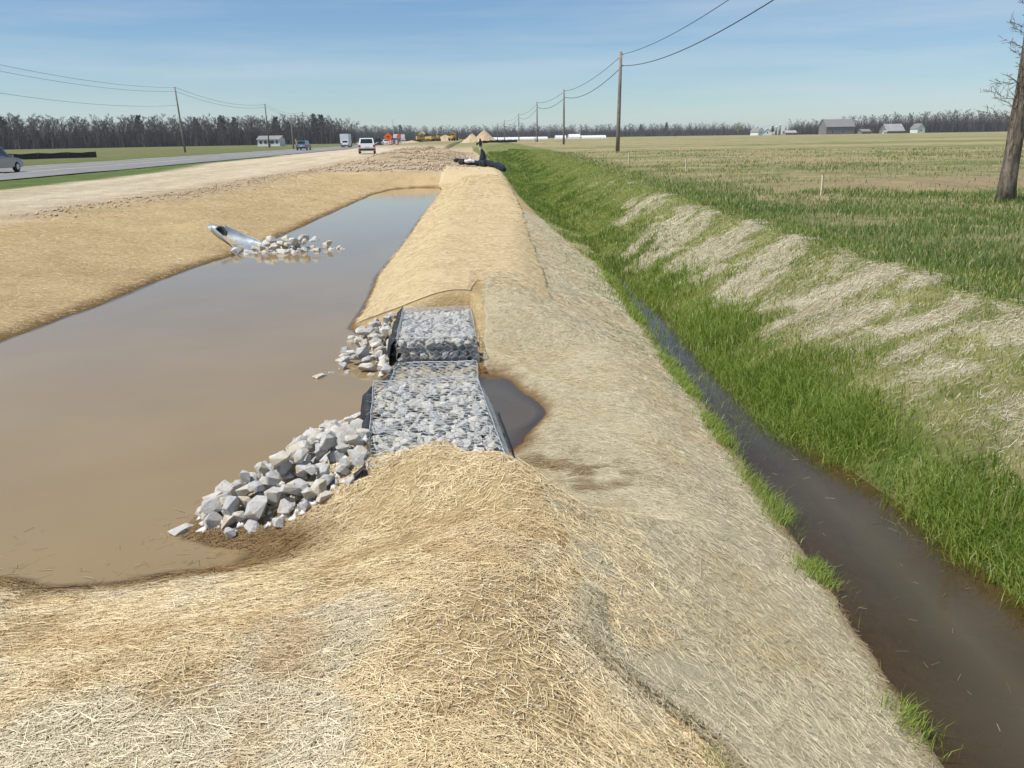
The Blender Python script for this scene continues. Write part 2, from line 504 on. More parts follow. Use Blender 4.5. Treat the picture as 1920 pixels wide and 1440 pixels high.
M['black_plastic'] = simple('black_plastic', (0.014, 0.016, 0.022), 0.35, 0, 0.3, 9, 0.2)
M['steel'] = simple('galvanised_steel', (0.30, 0.335, 0.365), 0.5, 0.5, 0.3, 6)
M['dark'] = simple('pipe_shade_black', (0.01, 0.01, 0.01), 0.9)  # near-black colour painted as the shade inside the culvert pipe
M['asphalt'] = simple('asphalt', (0.185, 0.183, 0.178), 0.85, 0, 0.18, 0.6, 0.1, geo=True)
M['paint'] = simple('road_paint', (0.62, 0.62, 0.60), 0.7, 0, 0.15, 2, geo=True)
M['yellow_paint'] = simple('yellow_road_paint', (0.60, 0.42, 0.08), 0.7, 0, 0.15, 2, geo=True)
M['pole'] = simple('weathered_pole', (0.21, 0.185, 0.155), 0.9, 0, 0.35, 4, 0.3)
M['pole_dark'] = simple('creosoted_pole', (0.11, 0.09, 0.07), 0.9, 0, 0.35, 4, 0.3)
M['cable'] = simple('cable', (0.03, 0.032, 0.036), 0.6)
M['stake'] = simple('stake_wood', (0.78, 0.68, 0.48), 0.85, 0, 0.2, 12)
M['white'] = simple('white_siding', (0.72, 0.73, 0.74), 0.6, 0, 0.05, 1)
M['roof_grey'] = simple('grey_roof', (0.21, 0.205, 0.20), 0.8, 0, 0.15, 1)
M['barn'] = simple('weathered_boards', (0.19, 0.18, 0.17), 0.9, 0, 0.3, 1)
M['tin'] = simple('tin_roof', (0.36, 0.35, 0.345), 0.6, 0.0, 0.25, 0.6)
M['glass'] = simple('window_glass', (0.02, 0.024, 0.03), 0.08, 0, 0.1, 2)
M['tyre'] = simple('tyre', (0.02, 0.02, 0.021), 0.85)
M['rim'] = simple('wheel_rim', (0.45, 0.46, 0.48), 0.35, 0.7)
M['red'] = simple('tail_light', (0.45, 0.02, 0.02), 0.25)
M['lamp'] = simple('head_light', (0.75, 0.77, 0.8), 0.15)
M['car_white'] = simple('white_car_paint', (0.74, 0.75, 0.76), 0.3, 0, 0.03, 1, coat=0.6)
M['car_silver'] = simple('silver_car_paint', (0.20, 0.24, 0.28), 0.3, 0.4, 0.05, 1, coat=0.6)
M['car_black'] = simple('black_car_paint', (0.02, 0.022, 0.028), 0.25, 0, 0.05, 1, coat=0.6)
M['black_trim'] = simple('black_trim', (0.03, 0.03, 0.034), 0.6)
M['orange'] = simple('sign_orange', (0.85, 0.16, 0.02), 0.5, 0, 0.05, 2)
M['yellow'] = simple('machine_yellow', (0.72, 0.42, 0.05), 0.45, 0, 0.15, 2)
M['track'] = simple('machine_track', (0.06, 0.055, 0.05), 0.8)
M['blue'] = simple('blue_plastic', (0.05, 0.16, 0.36), 0.5)
M['dirt'] = simple('dirt', (0.47, 0.36, 0.22), 0.95, 0, 0.25, 2.5, 0.5, geo=True)
M['clod'] = simple('dirt_clod', (0.36, 0.265, 0.165), 0.95, 0, 0.35, 7, 0.4, geo=True)
M['haul'] = simple('haul_road_dirt', (0.52, 0.435, 0.30), 0.95, 0, 0.14, 0.8, 0.15, geo=True)
M['plastic_film'] = simple('greenhouse_film', (0.70, 0.72, 0.74), 0.35, 0, 0.06, 0.5)

def bark():
    m, n, l, b = mat('bark')
    v = objvec(n, l, (9, 9, 1.6), geo=False)
    f = noise(n, l, 1.6, 8, v, 0.75, 1.0)
    c = mixc(n, l, mrange(n, l, f, 0.38, 0.62, 0, 1), (0.05, 0.038, 0.028), (0.30, 0.25, 0.19))
    l.new(c, b.inputs['Base Color']); b.inputs['Roughness'].default_value = 0.95
    bump(n, l, b, f, 1.0, 0.06); return m
M['bark'] = bark()

# ------------------------------------------------------------------ the ground sheet
def axis(segs):
    out = []
    for a, b, s in segs:
        out += list(np.arange(a, b - 1e-9, s))
    return out
def grow(a, b, s, k):
    out = []; x = a
    while x < b:
        out.append(x); x += s; s *= k
    return out + [b]
pos = grow(6.5, 2500, 0.10, 1.055)
neg = [-p for p in grow(3.5, 2500, 0.07, 1.045)][::-1]
xs = np.array(sorted(set(np.round(neg + axis([(-3.44, 6.5, 0.068)]) + pos, 4))))
ys = np.array(sorted(set(np.round([-p for p in grow(1.0, 400, 0.5, 1.3)] + axis([(-0.5, 1.5, 0.25), (1.5, 12, 0.068)]) + grow(12, 3500, 0.07, 1.02), 4))))
GX, GY = np.meshgrid(xs, ys)
GZ = height(GX.ravel(), GY.ravel()).reshape(GX.shape)
nx, ny = len(xs), len(ys)
idx = np.arange(nx * ny).reshape(ny, nx)
quads = np.stack([idx[:-1, :-1], idx[:-1, 1:], idx[1:, 1:], idx[1:, :-1]], -1).reshape(-1, 4)
X, Y, Z = GX.ravel(), GY.ravel(), GZ.ravel()

# pale mulch patches left bare on the far bank of the ditch: x, y, half length up the bank, half width, strength
PALE = [((5.43, 24.2), (4.19, 23.3), 0.42), ((5.25, 20.2), (3.8, 19.3), 0.62), ((4.9, 18.8), (3.95, 17.6), 0.6), ((5.24, 15.8), (4.0, 16.0), 0.75),
        ((4.6, 15.0), (4.0, 14.4), 0.45), ((5.2, 13.7), (4.5, 12.9), 0.45), ((4.3, 13.0), (3.85, 12.4), 0.40), ((5.38, 9.9), (4.3, 10.8), 0.40), ((5.2, 10.5), (4.6, 10.2), 0.25),
        ((4.7, 9.5), (4.15, 9.5), 0.22), ((5.2, 8.5), (4.5, 8.8), 0.16)]
def pale_mask(x, y):
    n = fbm(x * 2.6 + y * 0.4, y * 2.6, 31, 5)
    p = np.zeros(x.shape)
    for (ax, ay), (bx, by), r in PALE:
        ex, ey = bx - ax, by - ay
        t = np.clip(((x - ax) * ex + (y - ay) * ey) / (ex * ex + ey * ey), 0, 1)
        d = np.hypot(x - ax - t * ex, y - ay - t * ey) / r
        p = np.maximum(p, sst(1.15, 0.5, d + 3.6 * (n - 0.5)))
    v = (x - xd2(y)) / (xbt(y) - xd2(y))
    q = 0.8 * sst(0.52, 0.68, fbm(x * 4.2, y * 4.2, 33, 4)) * sst(0.30, 0.6, v) * sst(1.25, 1.0, v) * (1 - sst(9, 13, y))
    q2 = 0.6 * sst(0.58, 0.70, fbm(x * 2.0 - y, y * 1.2 + x, 35, 4)) * sst(0.35, 0.6, v) * sst(1.15, 0.95, v) * (1 - sst(30, 45, y))
    return np.clip(np.maximum(np.maximum(p, q), q2), 0, 1)

def ground_colour(X, Y, Z):
    n1 = fbm(X * 0.7, Y * 0.7, 41, 4)[:, None]
    n2 = fbm(X * 3.2, Y * 3.2, 42, 3)[:, None]
    def mix(a, b, w): return a * (1 - w) + b * w
    def cc(*a): return np.array(a)[None, :]
    straw = mix(cc(0.55, 0.43, 0.25), cc(0.67, 0.545, 0.335), np.clip(n1 * 1.6 - 0.3, 0, 1))
    straw = mix(straw, cc(0.42, 0.32, 0.19), np.clip((n2 - 0.55) * 2, 0, 0.5))
    dirt = mix(cc(0.41, 0.32, 0.205), cc(0.54, 0.445, 0.31), np.clip(n1 * 1.8 - 0.4, 0, 1))
    clod = mix(cc(0.34, 0.255, 0.16), cc(0.47, 0.37, 0.24), np.clip(n2 * 1.8 - 0.4, 0, 1))
    verge = mix(cc(0.075, 0.135, 0.03), cc(0.14, 0.17, 0.055), np.clip(n2 * 1.8 - 0.4, 0, 1))
    bankg = mix(cc(0.10, 0.15, 0.03), cc(0.25, 0.235, 0.10), np.clip(n2 * 2 - 0.5, 0, 1))
    pale = mix(cc(0.40, 0.36, 0.25), cc(0.60, 0.57, 0.46), np.clip(n2 * 2 - 0.5, 0, 1))
    fieldg = mix(cc(0.125, 0.165, 0.045), cc(0.19, 0.205, 0.085), np.clip(n1 * 1.6 - 0.3, 0, 1))
    col = np.repeat(straw, 1, 0).copy()
    sm = np.ones(len(X)); fm = np.zeros(len(X))
    # beyond the bank top: bare dirt
    k = sst(0.6, -0.6, X - xbank(Y) + 1.2 * (n1[:, 0] - 0.5)) * sst(6, 12, Y + 30)
    k = np.maximum(k, sst(48, 52, Y + 5 * (n1[:, 0] - 0.5)) * sst(3.0, 1.2, X - 0.6))
    col = mix(col, dirt, k[:, None]); sm = sm * (1 - k)
    hl = np.interp(Y, [-10, 26, 45, 70, 110, 200], [-14.6, -13.0, -12.0, -11.6, -9.8, -8.5])
    haul = sst(0.8, -0.8, X - hl + 1.6 * (n1[:, 0] - 0.5)) * (Y < 200)
    hcol = mix(cc(0.48, 0.40, 0.275), cc(0.60, 0.515, 0.375), np.clip(fbm(X * 1.1, Y * 0.12, 46, 4)[:, None] * 2 - 0.5, 0, 1))
    col = mix(col, hcol, haul[:, None])
    cl = np.exp(-((X - xbank(Y) + 0.2) / 1.1) ** 2) * sst(20, 30, Y) * (Y < 75)
    cl = np.maximum(cl, np.exp(-((X + 4.6) / 3.8) ** 4) * sst(48, 55, Y) * (1 - sst(95, 125, Y)))
    col = mix(col, clod, (0.75 * cl)[:, None]); sm = sm * (1 - cl)
    # far side of the road and the strip along it
    e = 1.2 * (n1[:, 0] - 0.5)
    strip = sst(-19.2, -20.2, X + e - 3.2 * sst(50, 80, Y) - 0 * Y + 3.2 * sst(50, 80, Y) * 2) * (1 - sst(100, 116, Y))
    strip = np.maximum(strip, sst(-37, -39, X + e))
    col = mix(col, verge, strip[:, None]); sm = sm * (1 - strip)
    lf = sst(-40, -46, X)
    lcol = mix(cc(0.105, 0.13, 0.04), cc(0.19, 0.175, 0.075), np.clip(n1 * 2 - 0.5, 0, 1))
    col = mix(col, lcol, lf[:, None])
    ff = sst(115, 170, Y) * sst(-1, 3, X) 
    # ditch, bank and right field
    dx1 = xd1(Y)
    cs = np.where(Y < 18, dx1 + 0.1, np.interp(Y, [18, 22, 33, 55, 70, 120], [2.7, 2.0, 1.75, 2.0, 1.6, 0.5]))
    g = sst(-0.12, 0.12, X - cs + 0.25 * (n2[:, 0] - 0.5))
    col = mix(col, bankg, g[:, None]); sm = sm * (1 - g)
    vb = (X - xd2(Y)) / (xbt(Y) - xd2(Y))
    bei = 0.50 * sst(0.18, 0.42, vb + 0.35 * (n1[:, 0] - 0.5)) * (1 - sst(18, 30, Y)) * sst(1.4, 1.0, vb)
    col = mix(col, mix(cc(0.26, 0.23, 0.105), cc(0.44, 0.385, 0.225), n2), bei[:, None])
    pm = pale_mask(X, Y) * (X > xd2(Y)) * (Y < 40)
    col = mix(col, pale, pm[:, None]); sm = np.maximum(sm, pm * 0.9)
    f = sst(-0.1, 0.7, X - xbt(Y) + 0.5 * (n1[:, 0] - 0.5))
    col = mix(col, fieldg, f[:, None]); sm = sm * (1 - f)
    pink = np.exp(-(((X - 17) / 7.5) ** 2 + ((Y - 27.5) / 3.2) ** 2) ** 2)
    col = mix(col, cc(0.36, 0.265, 0.165), (0.8 * pink * f)[:, None])
    fm = f * 0.9 * sst(0.3, 2.5, X - xbt(Y)) * (1 - 0.6 * pink)
    # far ground under and before the woods
    far = sst(130, 200, Y) * (X > -38) * (X < 6)
    col = mix(col, fieldg, far[:, None]); fm = np.maximum(fm, far * 0.8)
    # wet straw and mud along the waterlines
    inP = (X < 0.9) & (Y > 4) & (Y < 48)
    wet = np.where(inP, sst(WP + 0.07 + 0.05 * (n2[:, 0] - 0.5), WP + 0.015, Z), 0)
    bay = np.exp(-(((X + 1.45) / 0.42) ** 2 + ((Y - 4.72) / 0.24) ** 2)) * 1.8
    wet = np.clip(np.maximum(wet, bay * sst(WP + 0.30, WP + 0.15, Z)), 0, 1)
    col = mix(col, mix(cc(0.13, 0.075, 0.028), cc(0.21, 0.135, 0.055), n2), (0.9 * wet)[:, None])
    col = mix(col, cc(0.12, 0.085, 0.045), (sst(WP, WP - 0.08, Z) * inP)[:, None])
    wd = sst(WD + 0.03, WD - 0.03, Z) * (X > 1.2) * (X < 4.5) * (Y < 20)
    col = mix(col, cc(0.165, 0.125, 0.062), wd[:, None])
    return col, sm, fm, wet
col, sm, fm, wet = ground_colour(X, Y, Z)
me = tri_mesh('terrain', np.stack([X, Y, Z], 1), quads, col, True, {'straw': sm, 'field': fm})
tag(link('terrain', me, M['ground']), kind='structure')

# ------------------------------------------------------------------ water
def water(name, x0, x1, y0, y1, step, z, m, keep=None):
    ax = np.arange(x0, x1 + 1e-6, step); ay = np.arange(y0, y1 + 1e-6, step)
    gx_, gy_ = np.meshgrid(ax, ay)
    d = z - height(gx_.ravel(), gy_.ravel())
    i = np.arange(gx_.size).reshape(gx_.shape)
    q = np.stack([i[:-1, :-1], i[:-1, 1:], i[1:, 1:], i[1:, :-1]], -1).reshape(-1, 4)
    ok = (d[q] > -0.03).any(1)
    if keep is not None: ok &= keep(gx_.ravel(), gy_.ravel())[q].any(1)
    q = q[ok]
    used = np.unique(q); re = np.full(gx_.size, -1); re[used] = np.arange(len(used))
    V = np.stack([gx_.ravel(), gy_.ravel(), np.full(gx_.size, z)], 1)[used]
    return tag(link(name, tri_mesh(name, V, re[q], None, True, {'depth': np.clip(d[used], 0, 1)}), m), kind='structure')
water('pond_water', -7.0, -0.66, 3.6, 46.4, 0.12, WP, M['pond'], lambda x, y: gx(x, y) < -0.3)
water('puddle_water', -0.12, 0.95, 5.6, 9.4, 0.05, WP, M['puddle'])
water('ditch_water', 1.4, 4.6, -4.0, 24.0, 0.08, WD, M['ditch'])

# ------------------------------------------------------------------ road, markings, haul road
def strip(name, xl, xr, y0, y1, dz, m, ny_=80, nx_=6, parent=None, kind='structure'):
    ay = y0 + (y1 - y0) * np.linspace(0, 1, ny_) ** 1.6
    u = np.linspace(0, 1, nx_)
    gy_ = np.repeat(ay[:, None], nx_, 1)
    L_, R_ = xl(ay), xr(ay)
    gx_ = L_[:, None] * (1 - u) + R_[:, None] * u
    hh = height(gx_.ravel(), gy_.ravel())
    i = np.arange(gx_.size).reshape(gx_.shape)
    q = np.stack([i[:-1, :-1], i[:-1, 1:], i[1:, 1:], i[1:, :-1]], -1).reshape(-1, 4)
    V = np.stack([gx_.ravel(), gy_.ravel(), hh + dz], 1)
    o = link(name, tri_mesh(name, V, q, None, True), m, parent)
    if kind and parent is None: o['kind'] = kind
    return o
def cx(v): return lambda y: np.full_like(y, v)
road = strip('asphalt_road', cx(-38.4), cx(-24.6), -30, 900, 0.06, M['asphalt'], 160, 14)
for nm, a, b, mm in (('edge_line', -30.0, -29.82, 'paint'), ('edge_line', -37.7, -37.52, 'paint'),
                     ('centre_line', -33.97, -33.83, 'yellow_paint'), ('centre_line', -33.67, -33.53, 'yellow_paint')):
    strip(nm, cx(a), cx(b), -30, 900, 0.066, M[mm], 160, 2, road)
# ------------------------------------------------------------------ erosion blankets (draped sheets)
def blanket(name, ys_, xl, xr, nx_, off, m, label, seed, wetf=None, greenf=None, wr=0.02, edge_l=0.035):
    u = np.linspace(0, 1, nx_)
    gy_ = np.repeat(ys_[:, None], nx_, 1)
    gx_ = xl(ys_)[:, None] * (1 - u) + xr(ys_)[:, None] * u
    x, y = gx_.ravel(), gy_.ravel()
    z = height(x, y) + off + wr * (fbm(x * 2.2, y * 2.2, seed, 4) - 0.4) + 0.012 * (fbm(x * 11, y * 11, seed + 3, 2) - 0.5)
    if edge_l:
        z = z + (edge_l * sst(0.10, 0.0, gx_ - xl(ys_)[:, None]) * sst(3.4, 3.0, gy_)).ravel()
    z = z.reshape(gx_.shape)
    # thickness: all four borders tuck down to the soil
    i = np.arange(gx_.size).reshape(gx_.shape)
    q = np.stack([i[:-1, :-1], i[:-1, 1:], i[1:, 1:], i[1:, :-1]], -1).reshape(-1, 4)
    V = np.stack([x, y, z.ravel()], 1)
    per = np.concatenate([i[0, :], i[1:, -1], i[-1, :-1][::-1], i[1:-1, 0][::-1]])
    Vs = V[per].copy(); Vs[-(len(ys_) - 2):, 0] += 0.06; Vs[:, 2] = height(Vs[:, 0], Vs[:, 1]) - 0.02
    n0 = len(V); m_ = len(per)
    k = np.arange(m_)
    qs = np.stack([per[k], n0 + k, n0 + (k + 1) % m_, per[(k + 1) % m_]], 1)
    V = np.concatenate([V, Vs]); q = np.concatenate([q, qs])
    ext = {'wet': wetf(V[:, 0], V[:, 1], V[:, 2]) if wetf else np.zeros(len(V)),
           'green': greenf(V[:, 0], V[:, 1], V[:, 2]) if greenf else np.zeros(len(V))}
    o = link(name, tri_mesh(name, V, q, None, True, ext), m)
    return tag(o, label, 'erosion blanket')

def ysp(a, b, s, k): return np.array(grow(a, b, s, k))
def wob(y, f, a, s): return a * (fbm(y * f, y * 0 + s, 77 + s, 3) - 0.5)
# grey mat: from the mound down to the ditch
def gl(y): return np.interp(y, [1.0, 1.9, 2.25, 2.41, 2.65, 2.72], [1.25, 1.1, 1.0, 0.96, 0.88, 0.82])
def grey_left(y):
    b = np.interp(y, [1.0, 2.0, 2.25, 2.41, 2.62, 2.72, 2.79, 2.86, 2.95, 3.08, 3.2, 3.6, 4.37, 4.95, 5.25, 5.6, 8.7, 9.0, 10.6, 11.6, 12.2],
                  [1.45, 1.20, 1.10, 1.04, 0.95, 0.87, 0.78, 0.66, 0.54, 0.46, 0.46, 0.50, 0.42, 0.30, 0.26, 0.16, 0.14, 0.1, 0.13, 0.16, 0.2])
    return b + wob(y, 6.0, 0.05, 1)
def wet_grey(x, y, z):
    n = fbm(x * 4, y * 4, 61, 3)
    w = sst(WP + 0.055 + 0.05 * (n - 0.5), WP + 0.0, z) * sst(1.0, 0.6, x)
    w = np.maximum(w, np.clip(1.6 * np.exp(-(((x - 0.60) / 0.62) ** 2 + ((y - 5.78 - 0.05 * x) / 0.40) ** 2)), 0, 0.75) * sst(0.36, 0.66, fbm(x * 5, y * 9, 64, 4)))
    w2 = sst(WD + 0.05 + 0.06 * (n - 0.5), WD - 0.03, z) * 0.9
    return np.clip(np.maximum(w, w2), 0, 1)
def green_grey(x, y, z):
    n = fbm(x * 5, y * 3, 63, 3)
    return np.clip(1.1 * sst(0.46, 0.68, n) * sst(1.3, 0.25, xd1(y) - x) * sst(7, 12, y), 0, 0.75)
yy = np.array(sorted(set(np.round(axis([(1.0, 12.0, 0.04)]) + grow(12.0, 24, 0.05, 1.02), 4))))
def grey_left2(y):
    return np.where(y < 12, grey_left(y), np.interp(y, [12, 15, 19.5, 24], [0.22, 1.0, 1.15, 1.5]))
blanket('erosion_mat', yy, grey_left2, lambda y: xd1(y) + 0.08 + wob(y, 2.5, 0.14, 4), 60, 0.022, M['grey_blanket'],
        'weathered grey straw mat covering the berm side down to the ditch water', 11, wet_grey, green_grey)
# tan blanket over the far berm
def tan_wet(x, y, z): return sst(WP + 0.06, WP + 0.01, z) * 0.9
yt = ysp(11.02, 54.5, 0.05, 1.013)
def tan_right(y):
    return np.interp(y, [11.0, 11.05, 11.15, 11.9, 13, 14.9, 19.4, 24, 33, 45, 54.5], [0.1, 1.0, 1.06, 1.1, 1.13, 1.19, 1.27, 1.45, 1.6, 1.8, 1.95]) + wob(y, 1.5, 0.10, 7)
def tan_left(y): return np.interp(y, [11, 11.4, 12.6, 15.7, 21.7, 28.5, 36, 43, 46, 54], [-1.55, -1.66, -1.63, -1.76, -1.64, -1.61, -1.48, -1.42, -1.7, -1.6])
# its front edge runs obliquely, so the sheet is built in a sheared strip
def build_tan():
    nx_ = 70
    u = np.linspace(0, 1, nx_)
    yfront = np.interp(u, [0, 0.30, 0.58, 0.62, 0.8, 0.93, 1.0], [11.35, 11.05, 11.06, 11.9, 11.55, 11.15, 11.05])
    t = (np.array(grow(0, 43.3, 0.05, 1.014)) / 43.3)
    gy_ = yfront[None, :] + t[:, None] * (54.4 - yfront[None, :])
    xl_ = tan_left(gy_); xr_ = tan_right(np.maximum(gy_, 11.2))
    gx_ = xl_ * (1 - u) + xr_ * u
    x, y = gx_.ravel(), gy_.ravel()
    wr = 0.10 * (fbm(x * 0.8 + 0.2 * y, y * 1.4, 23, 4) - 0.45) + 0.012 * (fbm(x * 9, y * 9, 24, 2) - 0.5)
    z = height(x, y) + 0.010 + 0.035 * sst(0.0, 1.2, gy_ - yfront[None, :]).ravel() + wr * sst(-0.2, 0.8, gy_ - yfront[None, :]).ravel()
    z = np.where(u[None, :].repeat(len(t), 0).ravel() < 0.03, height(x, y) + 0.005, z)
    i = np.arange(gx_.size).reshape(gx_.shape)
    q = np.stack([i[:-1, :-1], i[:-1, 1:], i[1:, 1:], i[1:, :-1]], -1).reshape(-1, 4)
    V = np.stack([x, y, z], 1)
    per = np.concatenate([i[0, :], i[1:, -1], i[-1, :-1][::-1], i[1:-1, 0][::-1]])
    Vs = V[per].copy(); Vs[:, 2] = height(Vs[:, 0], Vs[:, 1]) - 0.02; Vs[:nx_, 1] += 0.03
    n0, m_ = len(V), len(per); k = np.arange(m_)
    q = np.concatenate([q, np.stack([per[k], n0 + k, n0 + (k + 1) % m_, per[(k + 1) % m_]], 1)])
    V = np.concatenate([V, Vs])
    w = tan_wet(V[:, 0], V[:, 1], V[:, 2]) * (V[:, 0] < 0)
    o = link('straw_blanket', tri_mesh('straw_blanket', V, q, None, True, {'wet': w, 'green': np.zeros(len(V))}), M['tan_blanket'])
    tag(o, 'long tan straw blanket draped over the berm beyond the gabions', 'erosion blanket')
build_tan()

# ------------------------------------------------------------------ loose straw and grass (uncountable)
def strands(name, x, y, length, width, ang, col, lift, mat_, surf=height, lab=None, cat='straw', two=False):
    N = len(x)
    dx, dy = np.cos(ang) * length / 2, np.sin(ang) * length / 2
    bend = rng.normal(0, 0.10, N) * length
    if two:
        px = np.stack([x - dx, x + -np.sin(ang) * bend, x + dx], 1)
        py = np.stack([y - dy, y + np.cos(ang) * bend, y + dy], 1)
    else:
        px = np.stack([x - dx, x + dx], 1); py = np.stack([y - dy, y + dy], 1)
    k = px.shape[1]
    pz = surf(px.ravel(), py.ravel()).reshape(N, k) + lift[:, None] + np.abs(rng.normal(0, 0.10, (N, k))) * length[:, None] * 0.6
    roll = rng.uniform(-0.9, 0.9, N)
    wx = -np.sin(ang) * width / 2 * np.cos(roll); wy = np.cos(ang) * width / 2 * np.cos(roll); wz = width / 2 * np.sin(roll)
    V = np.empty((N, k, 2, 3))
    for s, sg in ((0, -1), (1, 1)):
        V[:, :, s, 0] = px + sg * wx[:, None]; V[:, :, s, 1] = py + sg * wy[:, None]; V[:, :, s, 2] = pz + sg * wz[:, None]
    b = (np.arange(N) * 2 * k)[:, None]
    q = b + np.array([[0, 1, 3, 2]])
    if two: q = np.concatenate([q, b + np.array([[2, 3, 5, 4]])])
    cc_ = np.repeat(col, 2 * k, 0)
    o = link(name, tri_mesh(name, V.reshape(-1, 3), q, cc_), mat_)
    return tag(o, lab, cat, kind='stuff')

def lerpc(a, b, t): return np.array(a)[None, :] * (1 - t[:, None]) + np.array(b)[None, :] * t[:, None]

# tan straw on the mound and the pond's near bank
N = 450000
x = rng.uniform(-4.6, 1.35, N); y = 1.35 + (rng.random(N) ** 1.5) * 4.9
h0 = height(x, y)
over = rng.random(N) ** 2 * 0.75 * sst(2.9, 3.4, y) * sst(5.2, 4.7, y)
ok = (x < grey_left(y) + 0.03 + over) & (h0 > WP - 0.02) & (np.abs(x) < 0.78 * (y + 0.6) + 0.4)
ok &= ~((np.abs(gx(x, y)) < 0.6) & (y > 5.36)) & ((y < 5.4) | (x < -1.0)) & (y < 5.9)
bare = sst(0.60, 0.72, fbm(x * 1.8, y * 1.8, 51, 3)) * 0.8
ok &= rng.random(N) > bare
x, y, h0 = x[ok], y[ok], h0[ok]; N = len(x)
d = np.hypot(x, y)
t = np.clip(rng.normal(0.45, 0.33, N) + 0.5 * (fbm(x * 2, y * 2, 52, 3) - 0.5), 0, 1)
c = lerpc((0.50, 0.38, 0.20), (0.86, 0.72, 0.455), t)
gy2 = (0.65 * sst(0.50, 0.66, fbm(x * 1.3 + 5, y * 1.3, 54, 4)))[:, None]
c = c * (1 - gy2) + lerpc((0.45, 0.39, 0.26), (0.80, 0.74, 0.58), t) * gy2
bw = (0.5 * sst(0.56, 0.72, fbm(x * 2.4, y * 2.4, 56, 3)))[:, None]
c = c * (1 - bw) + lerpc((0.34, 0.215, 0.09), (0.68, 0.48, 0.23), t) * bw
w = np.clip(sst(WP + 0.09, WP + 0.01, h0) + np.exp(-(((x + 1.45) / 0.42) ** 2 + ((y - 4.72) / 0.26) ** 2)) * 1.7 * sst(WP + 0.30, WP + 0.15, h0), 0, 0.92)
c = c * (1 - w[:, None]) + np.array([[0.21, 0.125, 0.045]]) * w[:, None]
fl = fbm(x * 0.9, y * 0.9, 53, 2)
ang = rng.normal(0.1, 1.0, N) + (fl - 0.5) * 2.0 + np.where(x > 0.3, -0.4, 0)
strands('loose_straw', x, y, np.where(rng.random(N) < 0.06, 1.6, 1.0) * rng.uniform(0.025, 0.095, N), rng.uniform(0.0014, 0.0028, N) * (0.85 + 0.05 * d), ang, c, rng.uniform(0.001, 0.010, N) + np.where(x > grey_left(y), 0.024, 0), M['strand'],
        two=False, lab='loose golden straw strewn over the mound and the near pond bank')

# bleached strands of the grey mat
N = 190000
y = 1.5 + rng.random(N) ** 1.7 * 20
x = rng.uniform(0.0, 2.8, N)
h0 = height(x, y)
ok = (x > grey_left2(y) - 0.02) & (x < xd1(y) + 0.05) & (h0 > WD - 0.03) & ~((h0 < WP - 0.01) & (x < 0.95) & (y > 6.2)) & ~((y < 10.9) & (np.abs(gx(x, y)) < 0.52))
x, y, h0 = x[ok], y[ok], h0[ok]; N = len(x); d = np.hypot(x, y)
gold = np.clip(sst(0.48, 0.64, fbm(x * 2.0, y * 1.4, 57, 3)) + 0.15, 0, 1) * rng.random(N)
t = np.clip(rng.normal(0.5, 0.3, N), 0, 1)
c = lerpc((0.43, 0.38, 0.25), (0.73, 0.67, 0.49), t) * (1 - gold[:, None]) + lerpc((0.40, 0.27, 0.12), (0.66, 0.50, 0.27), t) * gold[:, None]
w = wet_grey(x, y, h0)[:, None] * 0.85
c = c * (1 - w) + np.array([[0.20, 0.115, 0.035]]) * w
slope_ang = np.where(y < 4.8, -1.0, -0.15)
ang = np.where(rng.random(N) < 0.45, rng.uniform(-1.57, 1.57, N), slope_ang + rng.normal(0, 0.8, N))
strands('bleached_straw', x, y, rng.uniform(0.02, 0.085, N) * np.where(rng.random(N) < 0.08, 1.7, 1.0), rng.uniform(0.0011, 0.0021, N) * (0.8 + 0.075 * d), ang, c, rng.uniform(0.020, 0.030, N), M['strand'],
        lab='bleached straw fibres of the grey mat on the berm side')

# frayed hem of the grey mat
N = 5200
y = rng.uniform(1.7, 3.5, N); x = grey_left(y) + rng.normal(0.015, 0.03, N)
t = np.clip(rng.normal(0.5, 0.3, N), 0, 1)
strands('frayed_hem', x, y, rng.uniform(0.03, 0.10, N), rng.uniform(0.0012, 0.0024, N), rng.uniform(-1.9, 1.2, N), lerpc((0.30, 0.26, 0.16), (0.66, 0.58, 0.40), t),
        np.where(x > grey_left(y), 0.05, 0.02) + rng.uniform(0, 0.02, N), M['strand'], lab='frayed straw hem along the lower edge of the grey mat')
# straw bits afloat off the near bank and in the ditch
N = 1500
x = rng.uniform(-4.2, -1.4, N); y = rng.uniform(4.4, 5.6, N); h0 = height(x, y)
ok = (h0 < WP - 0.01) & (rng.random(N) < np.exp((h0 - WP) / 0.07))
x2 = rng.uniform(2.0, 3.4, 110); y2 = rng.uniform(2.5, 7.5, 110); k2 = height(x2, y2) < WD - 0.02
zf = np.concatenate([np.full(ok.sum(), WP), np.full(k2.sum(), WD)])
x = np.concatenate([x[ok], x2[k2]]); y = np.concatenate([y[ok], y2[k2]]); N = len(x)
strands('floating_straw', x, y, rng.uniform(0.03, 0.10, N), rng.uniform(0.0015, 0.003, N), rng.normal(0, 0.9, N), lerpc((0.14, 0.10, 0.05), (0.36, 0.28, 0.15), rng.random(N)),
        np.full(N, 0.002), M['strand'], surf=lambda a, b: np.repeat(zf, 2), lab='wet straw bits afloat along the near banks')
